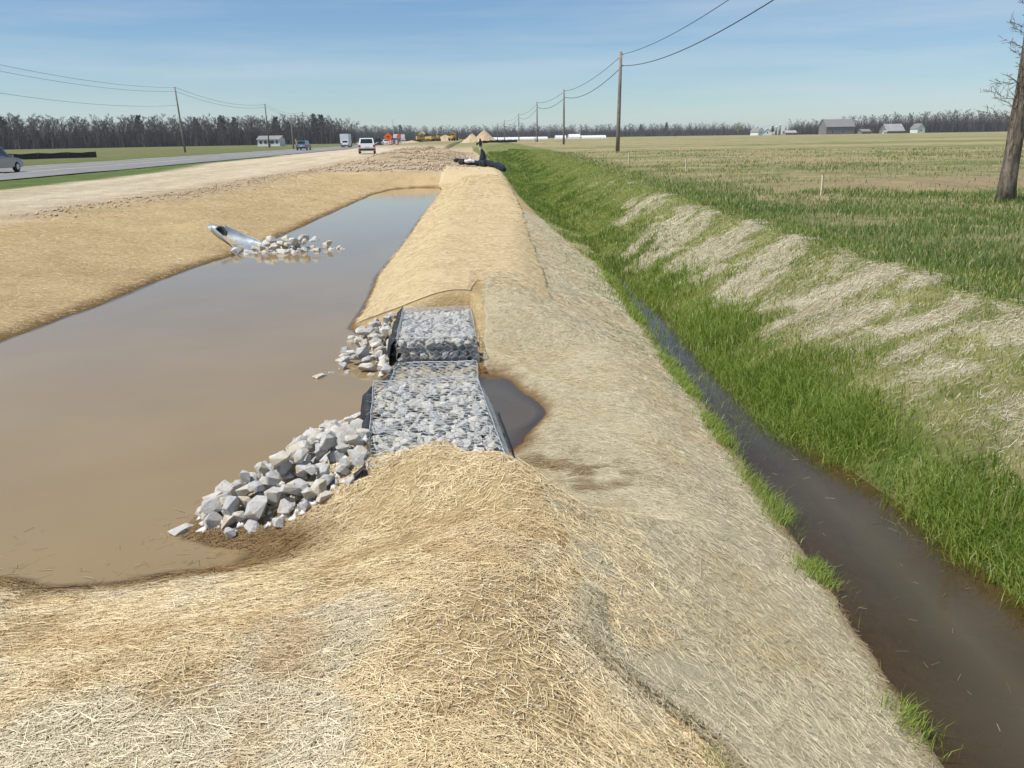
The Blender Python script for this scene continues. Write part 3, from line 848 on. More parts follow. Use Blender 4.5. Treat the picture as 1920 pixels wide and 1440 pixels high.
# straw fibres of the blankets further off
N = 150000
y = 6.0 + rng.random(N) ** 1.7 * 40
far_l = rng.random(N) < 0.55
x = np.where(far_l, rng.uniform(-12.5, -4.4, N), tan_left(y) + rng.random(N) * (tan_right(np.maximum(y, 11.2)) - tan_left(y)))
h0 = height(x, y)
ok = (h0 > WP + 0.01) & np.where(far_l, (x > xbank(y)) & (x > -0.62 * y - 0.5), y > 11.2)
x, y, far_l = x[ok], y[ok], far_l[ok]; N = len(x); d = np.hypot(x, y)
t = np.clip(rng.normal(0.5, 0.36, N), 0, 1)
c = lerpc((0.42, 0.315, 0.165), (0.80, 0.665, 0.42), t)
strands('blanket_straw', x, y, rng.uniform(0.04, 0.12, N) * (0.8 + 0.01 * d), rng.uniform(0.0016, 0.0028, N) * (0.6 + 0.045 * d), rng.normal(0, 1.0, N), c,
        np.where(far_l, 0.005, 0.05) + rng.uniform(0, 0.01, N), M['strand'], lab='matted straw fibres on the pond banks and the berm blanket')
# bleached dead grass lying on the bare patches of the far ditch bank
N = 240000
y = 3.5 + rng.random(N) ** 1.5 * 26
x = xd2(y) + rng.random(N) * (xbt(y) + 0.4 - xd2(y))
pm = pale_mask(x, y)
vb = (x - xd2(y)) / (xbt(y) - xd2(y))
ok = (rng.random(N) < 0.02 + 0.85 * pm + 0.07 * sst(0.2, 0.45, vb) * (1 - sst(14, 22, y))) & (height(x, y) > WD + 0.15)
x, y = x[ok][:50000], y[ok][:50000]; N = len(x); d = np.hypot(x, y)
t = np.clip(rng.normal(0.5, 0.38, N) + 0.8 * (fbm(x * 5, y * 5, 58, 3) - 0.5), 0, 1)
c = lerpc((0.34, 0.295, 0.18), (0.68, 0.635, 0.49), t)
strands('dead_grass', x, y, rng.uniform(0.03, 0.10, N), rng.uniform(0.0012, 0.0024, N) * (0.6 + 0.085 * d), rng.normal(0.4, 1.0, N), c, rng.uniform(0.0, 0.03, N), M['strand'],
        lab='bleached dead grass matted on the field-side bank of the ditch', cat='grass')

def blades(name, x, y, length, width, col, lean, lab, leanang=None, sink=0.0, cat='grass'):
    N = len(x)
    z = height(x, y) - sink
    a = rng.uniform(0, 2 * np.pi, N) if leanang is None else leanang + rng.normal(0, 0.8, N)
    l1 = np.abs(rng.normal(lean, 0.25, N))
    f = rng.uniform(0, 2 * np.pi, N)
    wx, wy = np.cos(f) * width / 2, np.sin(f) * width / 2
    mx = x + np.cos(a) * length * 0.22 * l1; my = y + np.sin(a) * length * 0.22 * l1; mz = z + length * 0.55 * (1 - 0.15 * l1)
    tx = x + np.cos(a) * length * 0.75 * l1; ty = y + np.sin(a) * length * 0.75 * l1; tz = z + length * np.clip(1 - 0.38 * l1, 0.25, 1)
    V = np.empty((N, 5, 3))
    V[:, 0] = np.stack([x - wx, y - wy, z], 1); V[:, 1] = np.stack([x + wx, y + wy, z], 1)
    V[:, 2] = np.stack([mx - wx * .8, my - wy * .8, mz], 1); V[:, 3] = np.stack([mx + wx * .8, my + wy * .8, mz], 1)
    V[:, 4] = np.stack([tx, ty, tz], 1)
    b = (np.arange(N) * 5)[:, None]
    T = np.concatenate([b + np.array([[0, 1, 3]]), b + np.array([[0, 3, 2]]), b + np.array([[2, 3, 4]])])
    o = link(name, tri_mesh(name, V.reshape(-1, 3), T, np.repeat(col, 5, 0)), M['grass'])
    return tag(o, lab, cat, kind='stuff')

def gcol(N, t): return lerpc((0.12, 0.20, 0.024), (0.345, 0.405, 0.09), np.clip(t, 0, 1))
# far bank and bed of the ditch
N = 340000
y = 2.2 + rng.random(N) ** 2.1 * 92
lo = np.where(y > 18, np.interp(y, [18, 22, 33, 55, 70, 95], [2.7, 2.05, 1.85, 2.1, 1.8, 1.4]), xd1(y))
x = lo + rng.random(N) * (xbt(y) + 0.7 - lo + 0.3)
h0 = height(x, y)
pm = pale_mask(x, y)
n = fbm(x * 1.6, y * 1.2, 71, 3); n2 = fbm(x * 5, y * 4, 72, 2)
v = (x - xd2(y)) / (xbt(y) - xd2(y))
den = np.where(x < xd2(y) - 0.12, np.where(y > 17, 0.85, 0.02), 0.95 - 0.78 * pm)
# flooded margin: sparse sedge, thicker in lobes
lobe = sst(0.45, 0.6, fbm(x * 0.7 + 3, y * 0.55, 73, 3))
wet_m = (h0 < WD + 0.0) & (y < 18)
den = np.where(wet_m, 0.55 * lobe * sst(-0.6, 0.0, x - xd2(y)) * sst(5.0, 6.5, y) + 0.2 * lobe * sst(-0.3, 0.05, x - xd2(y)), den)
vv = v + 0.35 * (n - 0.5)
up = sst(0.16, 0.36, vv) * (1 - sst(16, 24, y))
den = den * (1 - up * (0.30 - 0.28 * sst(0.38, 0.55, n2)))
ok = (rng.random(N) < den) & (x < 0.85 * y + 2.0)
x, y, n, n2, v, h0 = [q[ok] for q in (x, y, n, n2, v, h0)]; N = len(x); d = np.hypot(x, y)
tuft = sst(0.52, 0.66, n) * sst(0.75, 0.30, v)
L = (0.04 + 0.06 * rng.random(N) + 0.11 * tuft * (0.5 + rng.random(N))) * (1 - 0.12 * sst(0.15, 0.4, v))
t = rng.random(N) * 0.75 + 0.5 * (n2 - 0.45) - 0.40 * tuft + 0.9 * (fbm(x * 0.8, y * 0.6, 75, 2) - 0.5) + 0.18 * sst(0.1, 0.6, v) + 0.06
c = gcol(N, t)
dry = (rng.random(N) < 0.10 + 0.14 * sst(0.25, 0.8, v) * (1 - tuft))
c[dry] = lerpc((0.42, 0.37, 0.18), (0.62, 0.56, 0.34), rng.random(dry.sum()))
blades('bank_grass', x, y, L, rng.uniform(0.003, 0.0055, N) * (0.7 + 0.11 * d), c, 0.45, 'fresh green grass sprouting along the ditch and its pale bank', sink=0.01)
# coarse tussocks hanging over the water
def tussock(name, cx_, cy_, rx, ry, N, L0, lab, t0=0.1):
    x = cx_ + rng.normal(0, rx, N); y = cy_ + rng.normal(0, ry, N)
    d = np.hypot(x, y)
    c = gcol(N, rng.random(N) * 0.6 + t0)
    return x, y, rng.uniform(0.6, 1.2, N) * L0, rng.uniform(0.004, 0.007, N) * (0.7 + 0.09 * d), c
parts = [tussock('', 3.05, 9.6, 0.13, 0.5, 2200, 0.22, ''), tussock('', 2.95, 7.9, 0.14, 0.35, 1800, 0.2, ''), tussock('', 3.35, 8.6, 0.25, 0.5, 2600, 0.28, ''), tussock('', 3.45, 7.2, 0.18, 0.35, 2200, 0.26, ''), tussock('', 3.55, 5.4, 0.16, 0.35, 2200, 0.24, ''),
         tussock('', 3.6, 4.3, 0.14, 0.4, 2200, 0.26, ''), tussock('', 3.4, 11.5, 0.3, 0.7, 2600, 0.25, ''), tussock('', 3.3, 15, 0.4, 1.2, 2600, 0.26, '')]
x, y, L, w_, c = [np.concatenate([p[i] for p in parts]) for i in range(5)]
blades('tussock_grass', x, y, L, w_, c, 0.7, 'taller dark green tussocks at the foot of the field-side ditch bank', sink=0.02)
# fringe on the berm side of the ditch
N = 26000
y = 1.9 + rng.random(N) ** 1.3 * 18
x = xd1(y) + rng.normal(0.02, 0.07, N)
k = sst(0.46, 0.60, fbm(y * 1.0, y * 0 + 2, 91, 2)) * (y < 5) + (y >= 5.6) * (0.35 + 0.65 * sst(6.5, 8, y)) + 0.02
lobe = np.exp(-((y - 5.95) / 0.30) ** 2)
x = x + lobe * rng.uniform(0, 0.25, N)
k = k * np.where(y > 6.6, 0.15 + 0.85 * sst(0.42, 0.58, fbm(y * 1.3, y * 0 + 9, 92, 3)), 1.0)
ok = rng.random(N) < np.clip(k + lobe, 0, 1)
x, y = x[ok], y[ok]; N = len(x); d = np.hypot(x, y)
blades('fringe_grass', x, y, rng.uniform(0.05, 0.15, N), rng.uniform(0.003, 0.005, N) * (0.7 + 0.1 * d), gcol(N, rng.random(N) * 0.9), 0.7,
       'green grass fringe at the waterline below the grey mat', leanang=np.full(N, 0.3))
# seedlings at the hem of the mat
N = 1500
y = rng.uniform(1.9, 2.75, N); x = grey_left(y) + rng.normal(-0.03, 0.07, N)
k = rng.random(N) < sst(0.45, 0.6, fbm(x * 9, y * 9, 93, 2))
x, y = x[k], y[k]; N = len(x)
blades('seedling_grass', x, y, rng.uniform(0.03, 0.08, N), rng.uniform(0.0015, 0.003, N), gcol(N, 0.4 + 0.6 * rng.random(N)), 0.6, 'thin green seedlings along the hem of the grey mat')
# weeds of the right field
N = 260000
r_ = 7 + rng.random(N) ** 1.6 * 70
th = rng.uniform(R(2), R(44), N)
m_ = N // 16
ci = rng.integers(0, m_, N)
sp_ = (0.06 + 0.10 * rng.random(m_) + 0.004 * r_[:m_])[ci]
r_, th = r_[ci], th[ci]
lone = rng.random(N) < 0.22
sp_ = np.where(lone, 1.2, sp_)
x = r_ * np.sin(th) + rng.normal(0, 1, N) * sp_; y = r_ * np.cos(th) + rng.normal(0, 1, N) * sp_
n = fbm(x * 0.45, y * 0.55, 81, 4); n2 = fbm(x * 2.2, y * 2.2, 82, 2)
strip_ = fbm(x * 0.03, y * 0.16, 83, 2)
den = sst(0.40, 0.60, n + 0.25 * (n2 - 0.5)) * np.where(r_ > 26, 0.38, 1.0)
edge = sst(2.6, 0.6, x - xbt(y))
green_belt = np.exp(-((r_ - 20.5) / 3.0) ** 2)
den = np.maximum(den, 0.32 * sst(30, 16, r_)) * (0.25 + 0.75 * sst(0.32, 0.5, fbm(x * 0.07, y * 0.12, 84, 3)))
pink = np.exp(-(((x - 17) / 7.5) ** 2 + ((y - 27.5) / 3.2) ** 2) ** 2)
den = np.clip(np.maximum(den, 0.55 * edge) + 0.5 * green_belt * (x > 8), 0.04, 1) * (1 - 0.9 * pink)
ok = (x > xbt(y) + 0.1) & (rng.random(N) < den)
x, y, n, n2, r_ = [q[ok] for q in (x, y, n, n2, r_)]; N = len(x)
c = lerpc((0.10, 0.165, 0.035), (0.25, 0.32, 0.10), np.clip(rng.random(N) * 0.8 + 0.4 * (n2 - 0.4), 0, 1))
dry = rng.random(N) < 0.10 + 0.35 * sst(22, 40, r_)
c[dry] = lerpc((0.38, 0.30, 0.16), (0.60, 0.49, 0.28), rng.random(dry.sum()))
blades('field_grass', x, y, rng.uniform(0.06, 0.17, N) + 0.16 * np.clip(n - 0.45, 0, 1), rng.uniform(0.005, 0.009, N) * (0.6 + 0.085 * r_), c, 0.5,
       'patchy olive weeds and grass across the fallow field')

# white limestone chips scattered in the straw
def chips(name, N, xr, yr, s0, s1, col, lab, cond=None, mat_='strand'):
    x = rng.uniform(*xr, N); y = rng.uniform(*yr, N)
    if cond is not None:
        k = cond(x, y); x, y = x[k], y[k]; N = len(x)
    s = rng.uniform(s0, s1, N)
    base = np.array([(1, 0, 0), (-0.4, 0.9, 0), (-0.5, -0.8, 0), (0.1, 0.1, 0.7), (0, 0, -0.6)])
    f = np.array([(0, 1, 3), (1, 2, 3), (2, 0, 3), (1, 0, 4), (2, 1, 4), (0, 2, 4)])
    P = base[None] * rng.uniform(0.6, 1.4, (N, 5, 3)) * s[:, None, None]
    a = rng.uniform(0, 6.28, N); ca, sa = np.cos(a), np.sin(a)
    V = np.empty_like(P)
    V[:, :, 0] = P[:, :, 0] * ca[:, None] - P[:, :, 1] * sa[:, None] + x[:, None]
    V[:, :, 1] = P[:, :, 0] * sa[:, None] + P[:, :, 1] * ca[:, None] + y[:, None]
    V[:, :, 2] = P[:, :, 2] + (height(x, y) + 0.25 * s)[:, None]
    T = (np.arange(N) * 5)[:, None, None] + f[None]
    c = np.array(col)[None] * rng.uniform(0.65, 1.25, (N, 1))
    return tag(link(name, tri_mesh(name, V.reshape(-1, 3), T.reshape(-1, 3), np.repeat(c, 5, 0)), M[mat_]), lab, 'stones', kind='stuff')
chips('stone_chips', 2600, (-1.2, 1.1), (1.8, 3.9), 0.003, 0.011, (0.62, 0.58, 0.50), 'pale limestone chips scattered through the straw mound',
      lambda x, y: (x < grey_left(y)) & (rng.random(len(x)) < 0.12 + 0.88 * sst(0.55, 0.68, fbm(x * 1.8, y * 1.8, 51, 3))))
chips('dirt_clods', 6000, (-13.5, -7.5), (22, 60), 0.012, 0.06, (0.45, 0.35, 0.225), 'brown soil clods along the top of the pond bank',
      lambda x, y: rng.random(len(x)) < np.exp(-((x - xbank(y) + 0.1) / 0.55) ** 2))
chips('spoil_clods', 26000, (-9.5, 0.6), (48, 110), 0.03, 0.12, (0.44, 0.345, 0.225), 'rough soil clods covering the spoil ridge behind the pond',
      lambda x, y: rng.random(len(x)) < np.exp(-((x + 4.6) / 3.8) ** 4) * sst(49, 54, y) * sst(0.42, 0.6, fbm(x * 0.8, y * 0.8, 95, 3)))
#PART2
# ------------------------------------------------------------------ stones
def rock_mesh(seed, flat=0.75, npts=15):
    r = random.Random(seed)
    bm = bmesh.new()
    ax, ay, az = r.uniform(0.85, 1.25), r.uniform(0.7, 1.0), r.uniform(0.55, 0.85) * flat / 0.75
    for _ in range(npts):
        while True:
            p = Vector((r.gauss(0, 1), r.gauss(0, 1), r.gauss(0, 1)))
            if p.length > 0.2: break
        p.normalize(); k = r.uniform(0.84, 1.1)
        p = Vector([math.copysign(abs(c) ** 0.78, c) for c in p]) * 0.86      # blocky, as quarried
        bm.verts.new((p.x * ax * k, p.y * ay * k, p.z * az * k))
    res = bmesh.ops.convex_hull(bm, input=bm.verts[:])
    bmesh.ops.delete(bm, geom=[g for g in res['geom_interior'] if isinstance(g, bmesh.types.BMVert)], context='VERTS')
    bmesh.ops.bevel(bm, geom=bm.edges[:], offset=0.035, segments=1, affect='EDGES', clamp_overlap=True)
    me = bpy.data.meshes.new('stone')
    bm.to_mesh(me); bm.free()
    return me
ROCKS = [rock_mesh(i + 3, 0.82, 13 + i % 7) for i in range(22)]
def rocks_with(m):
    out = []
    for r0 in ROCKS:
        q = r0.copy(); q.materials.clear(); q.materials.append(m); out.append(q)
    return out
RIP, GAB, NOT = rocks_with(M['riprap']), rocks_with(M['gabion_stone']), rocks_with(M['notch_stone'])

def in_poly(x, y, P):
    c = False
    for i in range(len(P)):
        (ax, ay), (bx, by) = P[i], P[i - 1]
        if (ay > y) != (by > y) and x < ax + (y - ay) / (by - ay) * (bx - ax): c = not c
    return c
def edge_d(x, y, P):
    d = 9
    for i in range(len(P)):
        (ax, ay), (bx, by) = P[i], P[i - 1]
        ex, ey = bx - ax, by - ay
        t = max(0, min(1, ((x - ax) * ex + (y - ay) * ey) / (ex * ex + ey * ey)))
        d = min(d, math.hypot(x - ax - t * ex, y - ay - t * ey))
    return d
def hz(x, y): return float(height(np.array([x]), np.array([y]))[0])

def pile(poly, spacing, rmin, rmax, top, layers, label, group, seed):
    r = random.Random(seed)
    xs_ = [p[0] for p in poly]; ys_ = [p[1] for p in poly]
    for k in range(layers):
        done = []
        tries = 0
        while tries < 2600:
            tries += 1
            x, y = r.uniform(min(xs_), max(xs_)), r.uniform(min(ys_), max(ys_))
            if not in_poly(x, y, poly): continue
            e = edge_d(x, y, poly)
            if e < 0.04 * k: continue
            if any((x - a) ** 2 + (y - b) ** 2 < (spacing * (1 if k else 0.95)) ** 2 for a, b in done): continue
            done.append((x, y))
            base = max(hz(x, y), WP - 0.10)
            up = top * min(1, e / 0.28)
            s = r.uniform(rmin, rmax) * (1.0 if e > 0.1 else 0.85)
            z = base + 0.35 * s + up * (k / max(1, layers - 1)) if layers > 1 else base + 0.3 * s
            o = link('riprap_stone', r.choice(RIP), None, None, (x, y, z),
                     (r.uniform(-0.6, 0.6), r.uniform(-0.6, 0.6), r.uniform(0, 6.28)),
                     (s * r.uniform(0.85, 1.15), s * r.uniform(0.85, 1.15), s * r.uniform(0.85, 1.2)))
            size = 'chunky' if s > rmin + 0.62 * (rmax - rmin) else ('small' if s < rmin + 0.28 * (rmax - rmin) else 'medium')
            spot = 'crowning' if k == layers - 1 and e > 0.22 else ('low in' if k == 0 and e > 0.15 else ('at the edge of' if e < 0.12 else 'within'))
            tag(o, size + ' pale angular stone ' + spot + ' ' + label, 'stone', group)
P1 = [(-1.86, 5.05), (-1.96, 5.32), (-1.68, 5.92), (-1.5, 6.55), (-1.38, 6.92), (-1.1, 7.02), (-0.95, 6.5), (-0.84, 5.9), (-0.76, 5.4), (-0.86, 5.18), (-1.15, 5.02), (-1.6, 4.96)]
pile(P1, 0.118, 0.056, 0.104, 0.13, 3, 'the riprap heap at the straw mound', 'riprap beside the straw-covered gabion', 4)
P2 = [(-1.66, 9.0), (-1.72, 9.7), (-1.66, 10.8), (-1.1, 10.9), (-0.98, 9.9), (-0.98, 8.75)]
pile(P2, 0.15, 0.065, 0.11, 0.17, 2, 'the riprap heap beside the open-faced gabion', 'riprap beside the open-faced gabion', 9)
P3 = [(-5.5, 19.35), (-5.15, 20.3), (-4.5, 20.75), (-3.5, 20.5), (-3.05, 20.15), (-3.4, 19.85), (-4.4, 19.45)]
pile(P3, 0.24, 0.10, 0.185, 0.24, 2, 'the riprap spit below the metal culvert', 'riprap at the culvert mouth', 12)
for x, y, s, lab in ((-2.0, 5.14, 0.07, 'lone flat pale stone awash in the pond off the riprap heap'), (-1.12, 7.45, 0.06, 'single tan stone in the water beside the black fabric strip'),
                     (-1.72, 8.85, 0.07, 'flat tan stone at the water edge of the smaller riprap heap')):
    tag(link('riprap_stone', RIP[3], None, None, (x, y, WP + 0.01), (0.1, 0, 1.0), (s * 1.5, s, s * 0.5)), lab, 'stone')

def in_heap(P):
    return lambda x, y: np.array([in_poly(a, b, P) for a, b in zip(x, y)]) & (height(x, y) > WP - 0.05)
chips('stone_fines', 1500, (-2.0, -0.75), (4.9, 7.0), 0.012, 0.042, (0.58, 0.565, 0.53), 'small stone fines between the riprap at the straw mound', in_heap(P1))
chips('stone_fines', 900, (-1.75, -0.95), (8.7, 10.9), 0.012, 0.04, (0.55, 0.53, 0.47), 'small stone fines in the heap beside the open-faced gabion', in_heap(P2))

# ------------------------------------------------------------------ gabions
def hexwire(u0, u1, v0, v1, fmap, cw=0.085, r=0.0026):
    """hexagonal woven mesh over the unfolded cage, three-sided wires"""
    segs = []
    ch = cw * 1.25; a = ch * 0.34
    j = 0
    v = v0
    while v < v1 + ch:
        off = cw / 2 if j % 2 else 0
        u = u0 - cw
        while u < u1 + cw:
            x_, y_ = u + off, v
            segs += [((x_, y_), (x_, y_ + a)), ((x_, y_ + a), (x_ + cw / 2, y_ + ch * 0.6)), ((x_, y_ + a), (x_ - cw / 2, y_ + ch * 0.6))]
            u += cw
        v += ch * 0.6; j += 1
    segs = [(p, q) for p, q in segs if u0 <= p[0] <= u1 and u0 <= q[0] <= u1 and v0 <= p[1] <= v1 and v0 <= q[1] <= v1]
    V, F = [], []
    for p, q in segs:
        A, B = Vector(fmap(*p)), Vector(fmap(*q))
        d = B - A
        if d.length < 1e-5: continue
        d.normalize(); s = d.cross(Vector((0.3, 0.2, 0.9))).normalized(); t = s.cross(d)
        n = len(V)
        for e in (A, B):
            for k in range(3):
                an = k * 2.0944
                V.append(e + (s * math.cos(an) + t * math.sin(an)) * r)
        F += [(n + k, n + (k + 1) % 3, n + 3 + (k + 1) % 3, n + 3 + k) for k in range(3)]
    return V, F

def gabion(loc, rz, Wd, L, top, bottom, stones, label, seed, flare=0.12, front=False, ends=True, sp=0.108):
    r = random.Random(seed)
    g = empty('gabion', (loc[0], loc[1], bottom), rz)
    tag(g, label, 'gabion', 'wire gabions of the spillway')
    H_ = top - bottom
    MB().box(-Wd / 2 + 0.09, Wd / 2 - 0.09, 0.09, L - 0.07, 0, H_ - 0.12).build('stone_core', M['gabion_stone'] if stones is not NOT else M['notch_stone'], g)
    def put(x, y, z, s):
        link('stone', r.choice(stones), None, g, (x, y, z), (r.uniform(-0.7, 0.7), r.uniform(-0.7, 0.7), r.uniform(0, 6.28)),
             (s * r.uniform(0.8, 1.2), s * r.uniform(0.8, 1.2), s * r.uniform(0.75, 1.0)))
    nx_, ny_ = int(Wd / sp), int(L / sp)
    for j in range(ny_):
        for i in range(nx_):
            x = -Wd / 2 + (i + 0.5 + (0.5 if j % 2 else 0) - 0.25) * Wd / nx_ + r.uniform(-0.03, 0.03)
            y = (j + 0.5) * L / ny_ + r.uniform(-0.03, 0.03)
            if abs(x) > Wd / 2 - 0.03: x *= 0.94
            s = r.uniform(0.052, 0.088)
            put(x, y, H_ - 0.75 * s - 0.015 + r.uniform(-0.018, 0.012), s)
    # stones along the long sides, and on the open face
    for sx in ((1,) if not front else (1, -1)):
        for j in range(int(L / 0.13)):
            for k in range(2):
                s = r.uniform(0.055, 0.085)
                put(sx * (Wd / 2 - 0.05 + flare * (0.1 + 0.1 * k) / 0.3 * (sx > 0)), (j + 0.5) * 0.13 + r.uniform(-0.02, 0.02), H_ - 0.14 - 0.12 * k, s)
    if front:
        for k in range(3):
            for i in range(8):
                put(-Wd / 2 + (i + 0.5 + (k % 2) * 0.4 - 0.2) * Wd / 8, 0.05, H_ - 0.09 - 0.115 * k, r.uniform(0.055, 0.078))
    def bulge(x, y): return 0.022 * (float(fbm(np.array([x * 6 + seed]), np.array([y * 6]), 7, 2)[0]) - 0.4)
    def fmap(u, v):
        y, z = v, H_ + 0.008
        if v < 0: y, z = -0.012, H_ + 0.008 + v
        x = u
        b = bulge(u, v)
        if u > Wd / 2: x, z = Wd / 2 + 0.01 + (u - Wd / 2) * flare / 0.3, z - (u - Wd / 2)
        elif u < -Wd / 2: x, z = -Wd / 2 - 0.01, z + (u + Wd / 2)
        else: z += b + 0.004
        return (x, y + (b if v < 0 else 0), max(z, 0.02))
    V, F = hexwire(-Wd / 2 - 0.2, Wd / 2 + 0.30, -0.34 if front else 0.0, L, fmap)
    MB().poly(V, F).build('wire_mesh', M['wire'], g)
    sel = MB()
    for x in (-Wd / 2 - 0.005, Wd / 2 + 0.008):
        sel.tube([(x + r.uniform(-0.006, 0.006), q * L / 10, H_ + 0.008 + bulge(x, q * L / 10)) for q in range(11)], 0.003, 5)
    for y in ((0.0, L) if seed > 1 else (L,)):
        sel.tube([(-Wd / 2 + q * Wd / 8, y, H_ + 0.010 + bulge(-Wd / 2 + q * Wd / 8, y)) for q in range(9)], 0.004, 5)
    if front:
        sel.tube([(-Wd / 2 + q * Wd / 8, -0.015, H_ - 0.33) for q in range(9)], 0.0055, 5)
    # cut wire ends sticking out over the fabric
    for j in range(int(L / 0.05)):
        y = j * 0.05 + r.uniform(-0.02, 0.02)
        z = H_ + r.uniform(-0.06, 0.01)
        sel.tube([(-Wd / 2, y, z), (-Wd / 2 - r.uniform(0.02, 0.06), y + r.uniform(-0.02, 0.02), z + r.uniform(-0.02, 0.025))], 0.002, 3)
    sel.build('selvedge_wire', M['wire'], g)
    # black geotextile standing along the pond side
    n = 40; vs = []; fs = []
    for j in range(n + 1):
        y = L * j / n
        w1 = 0.5 * math.sin(j * 0.9 + seed) + 0.5 * math.sin(j * 0.37 + 2 * seed)
        w1 += 0.35 * r.uniform(-1, 1)
        tp = min(1.0, 0.3 + 0.35 * (n - j))
        prof = [(-Wd / 2 - 0.006, H_ - 0.02), (-Wd / 2 - (0.03 + 0.01 * w1) * tp, H_ - 0.005 + 0.02 * w1), (-Wd / 2 - (0.075 + 0.03 * w1) * tp, H_ - 0.055 + 0.02 * w1),
                (-Wd / 2 - (0.10 + 0.03 * w1) * tp, H_ - 0.17), (-Wd / 2 - 0.12 * tp, -0.1)]
        vs += [(a, y, b) for a, b in prof]
        if j:
            fs += [((j - 1) * 5 + k, (j - 1) * 5 + k + 1, j * 5 + k + 1, j * 5 + k) for k in range(4)]
    f = MB().poly(vs, fs).build('geotextile', M['fabric'], g, smooth=True)
    md = f.modifiers.new('thickness', 'SOLIDIFY'); md.thickness = 0.006
    return g
gabion((-0.275, 5.22), math.atan2(0.19, 2.1), 0.93, 2.12, -0.12, -0.60, GAB, 'long grey stone gabion half buried under the straw mound', 1, flare=0.14)
gabion((-0.46, 7.38), math.atan2(-0.02, 1.7), 0.90, 1.68, -0.43, -0.80, NOT, 'low brownish stone gabion forming the notch between the two higher gabions', 2, flare=0.05, sp=0.115)
gabion((-0.435, 9.08), math.atan2(0.06, 1.84), 0.88, 1.84, -0.15, -0.62, GAB, 'grey stone gabion with an open wire face above the notch', 3, flare=0.04, front=True)

# ------------------------------------------------------------------ culvert end section
def culvert():
    A, B = Vector((-6.4, 21.5, -0.34)), Vector((-5.3, 20.3, -0.50))
    g = empty('culvert_end', A); tag(g, 'shiny galvanised flared culvert end lying on the straw bank', 'culvert')
    d = (B - A); d2 = Vector((d.x, d.y, 0)).normalized(); s = Vector((-d2.y, d2.x, 0))
    V, F = [], []
    n, k = 14, 16
    for i in range(n + 1):
        t = i / n
        w = 0.19 + 0.24 * t ** 1.3; h_ = 0.27 * (1 - t) ** 0.7 + 0.035
        c = d * t
        for j in range(k + 1):
            a = math.pi * j / k
            q = math.cos(a); zz = -math.sin(a)
            V.append(c + s * (w * q) + Vector((0, 0, max(0, h_ * (1 + zz * 1.0)) ** 1.0 if abs(q) > 0.2 else h_ * (1 + zz))))
    for i in range(n):
        for j in range(k):
            a = i * (k + 1) + j
            F.append((a, a + 1, a + k + 2, a + k + 1))
    f = MB().poly(V, F).build('flared_apron', M['steel'], g, smooth=True)
    md = f.modifiers.new('thickness', 'SOLIDIFY'); md.thickness = 0.012
    rim = MB()
    for side in (0, k):
        rim.tube([V[i * (k + 1) + side] for i in range(n + 1)], 0.013, 6)
    rim.build('rolled_edge', M['steel'], g, smooth=True)
    # pipe stub with a thick lip
    ring = MB(); m = 20; R0, R1 = 0.125, 0.16
    vs = []
    for off in (0.10, -0.45):
        for rad in (R1, R0):
            for j in range(m):
                a = 2 * math.pi * j / m
                vs.append(d2 * off + s * (rad * math.cos(a)) + Vector((0, 0, 0.16 + rad * math.sin(a))))
    fs = []
    for j in range(m):
        b = (j + 1) % m
        fs += [(j, b, m + b, m + j), (j, 2 * m + j, 2 * m + b, b), (m + j, m + b, 3 * m + b, 3 * m + j)]
    ring.poly(vs, fs).build('pipe', M['steel'], g, smooth=True)
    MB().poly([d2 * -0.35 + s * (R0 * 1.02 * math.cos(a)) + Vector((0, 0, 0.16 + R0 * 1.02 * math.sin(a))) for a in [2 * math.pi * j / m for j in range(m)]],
              [tuple(range(m))]).build('pipe_shade_disc', M['dark'], g)  # black disc across the bore stands in for the shade deeper in
culvert()

# ------------------------------------------------------------------ heap of old silt fence at the end of the berm
def roll(name, pts, r0, label, m='black_plastic', seed=0):
    r = random.Random(seed)
    P, rs = [], []
    for i in range(len(pts) - 1):
        for k in range(5):
            t = k / 5
            p = Vector(pts[i]).lerp(Vector(pts[i + 1]), t)
            P.append(p + Vector((r.uniform(-.03, .03), r.uniform(-.03, .03), r.uniform(-.03, .03)))); rs.append(r0 * r.uniform(0.72, 1.25))
    rs[0] *= 0.5; rs[-1] *= 0.5
    o = MB().tube(P, rs, 9).build(name, M[m], smooth=False)
    return tag(o, label, 'silt fence')
def gz(x, y, dz=0.0): return (x, y, hz(x, y) + dz)
roll('silt_fence_roll', [gz(-0.75, 58.5, 0.15), gz(-0.2, 58.2, 0.22), gz(0.5, 57.9, 0.20), gz(1.2, 57.6, 0.2)], 0.21, 'crumpled black silt fence roll lying across the end of the berm', seed=1)
roll('silt_fence_roll', [gz(0.6, 57.4, 0.2), gz(1.3, 56.9, 0.25), gz(1.9, 56.2, 0.22), gz(2.3, 55.5, 0.16)], 0.22, 'crumpled black silt fence roll sliding down the berm towards the ditch', seed=2)
roll('silt_fence_roll', [gz(-1.1, 60.5, 0.12), gz(-0.5, 60.3, 0.2), gz(0.4, 60.0, 0.2)], 0.14, 'thin black silt fence roll behind the crumpled heap', seed=3)
roll('grey_tarp', [gz(-0.35, 57.8, 0.25), gz(0.0, 57.6, 0.36), gz(0.35, 57.5, 0.3)], 0.10, 'pale grey plastic sheet on the black fence heap', 'plastic_film', 4)
g = empty('fence_stake_bundle', gz(0.75, 58.0)); tag(g, 'upright stakes wrapped in black fabric standing in the fence heap', 'stake bundle')
for a, b, t in ((0, 0, 1.75), (0.1, 0.03, 1.6), (-0.06, 0.05, 1.45)):
    MB().tube([(a, b, -0.2), (a * 0.3 + 0.02, b, t * 0.6), (a * 1.6 - 0.05, b, t)], 0.035, 5).build('stake', M['stake'], g)
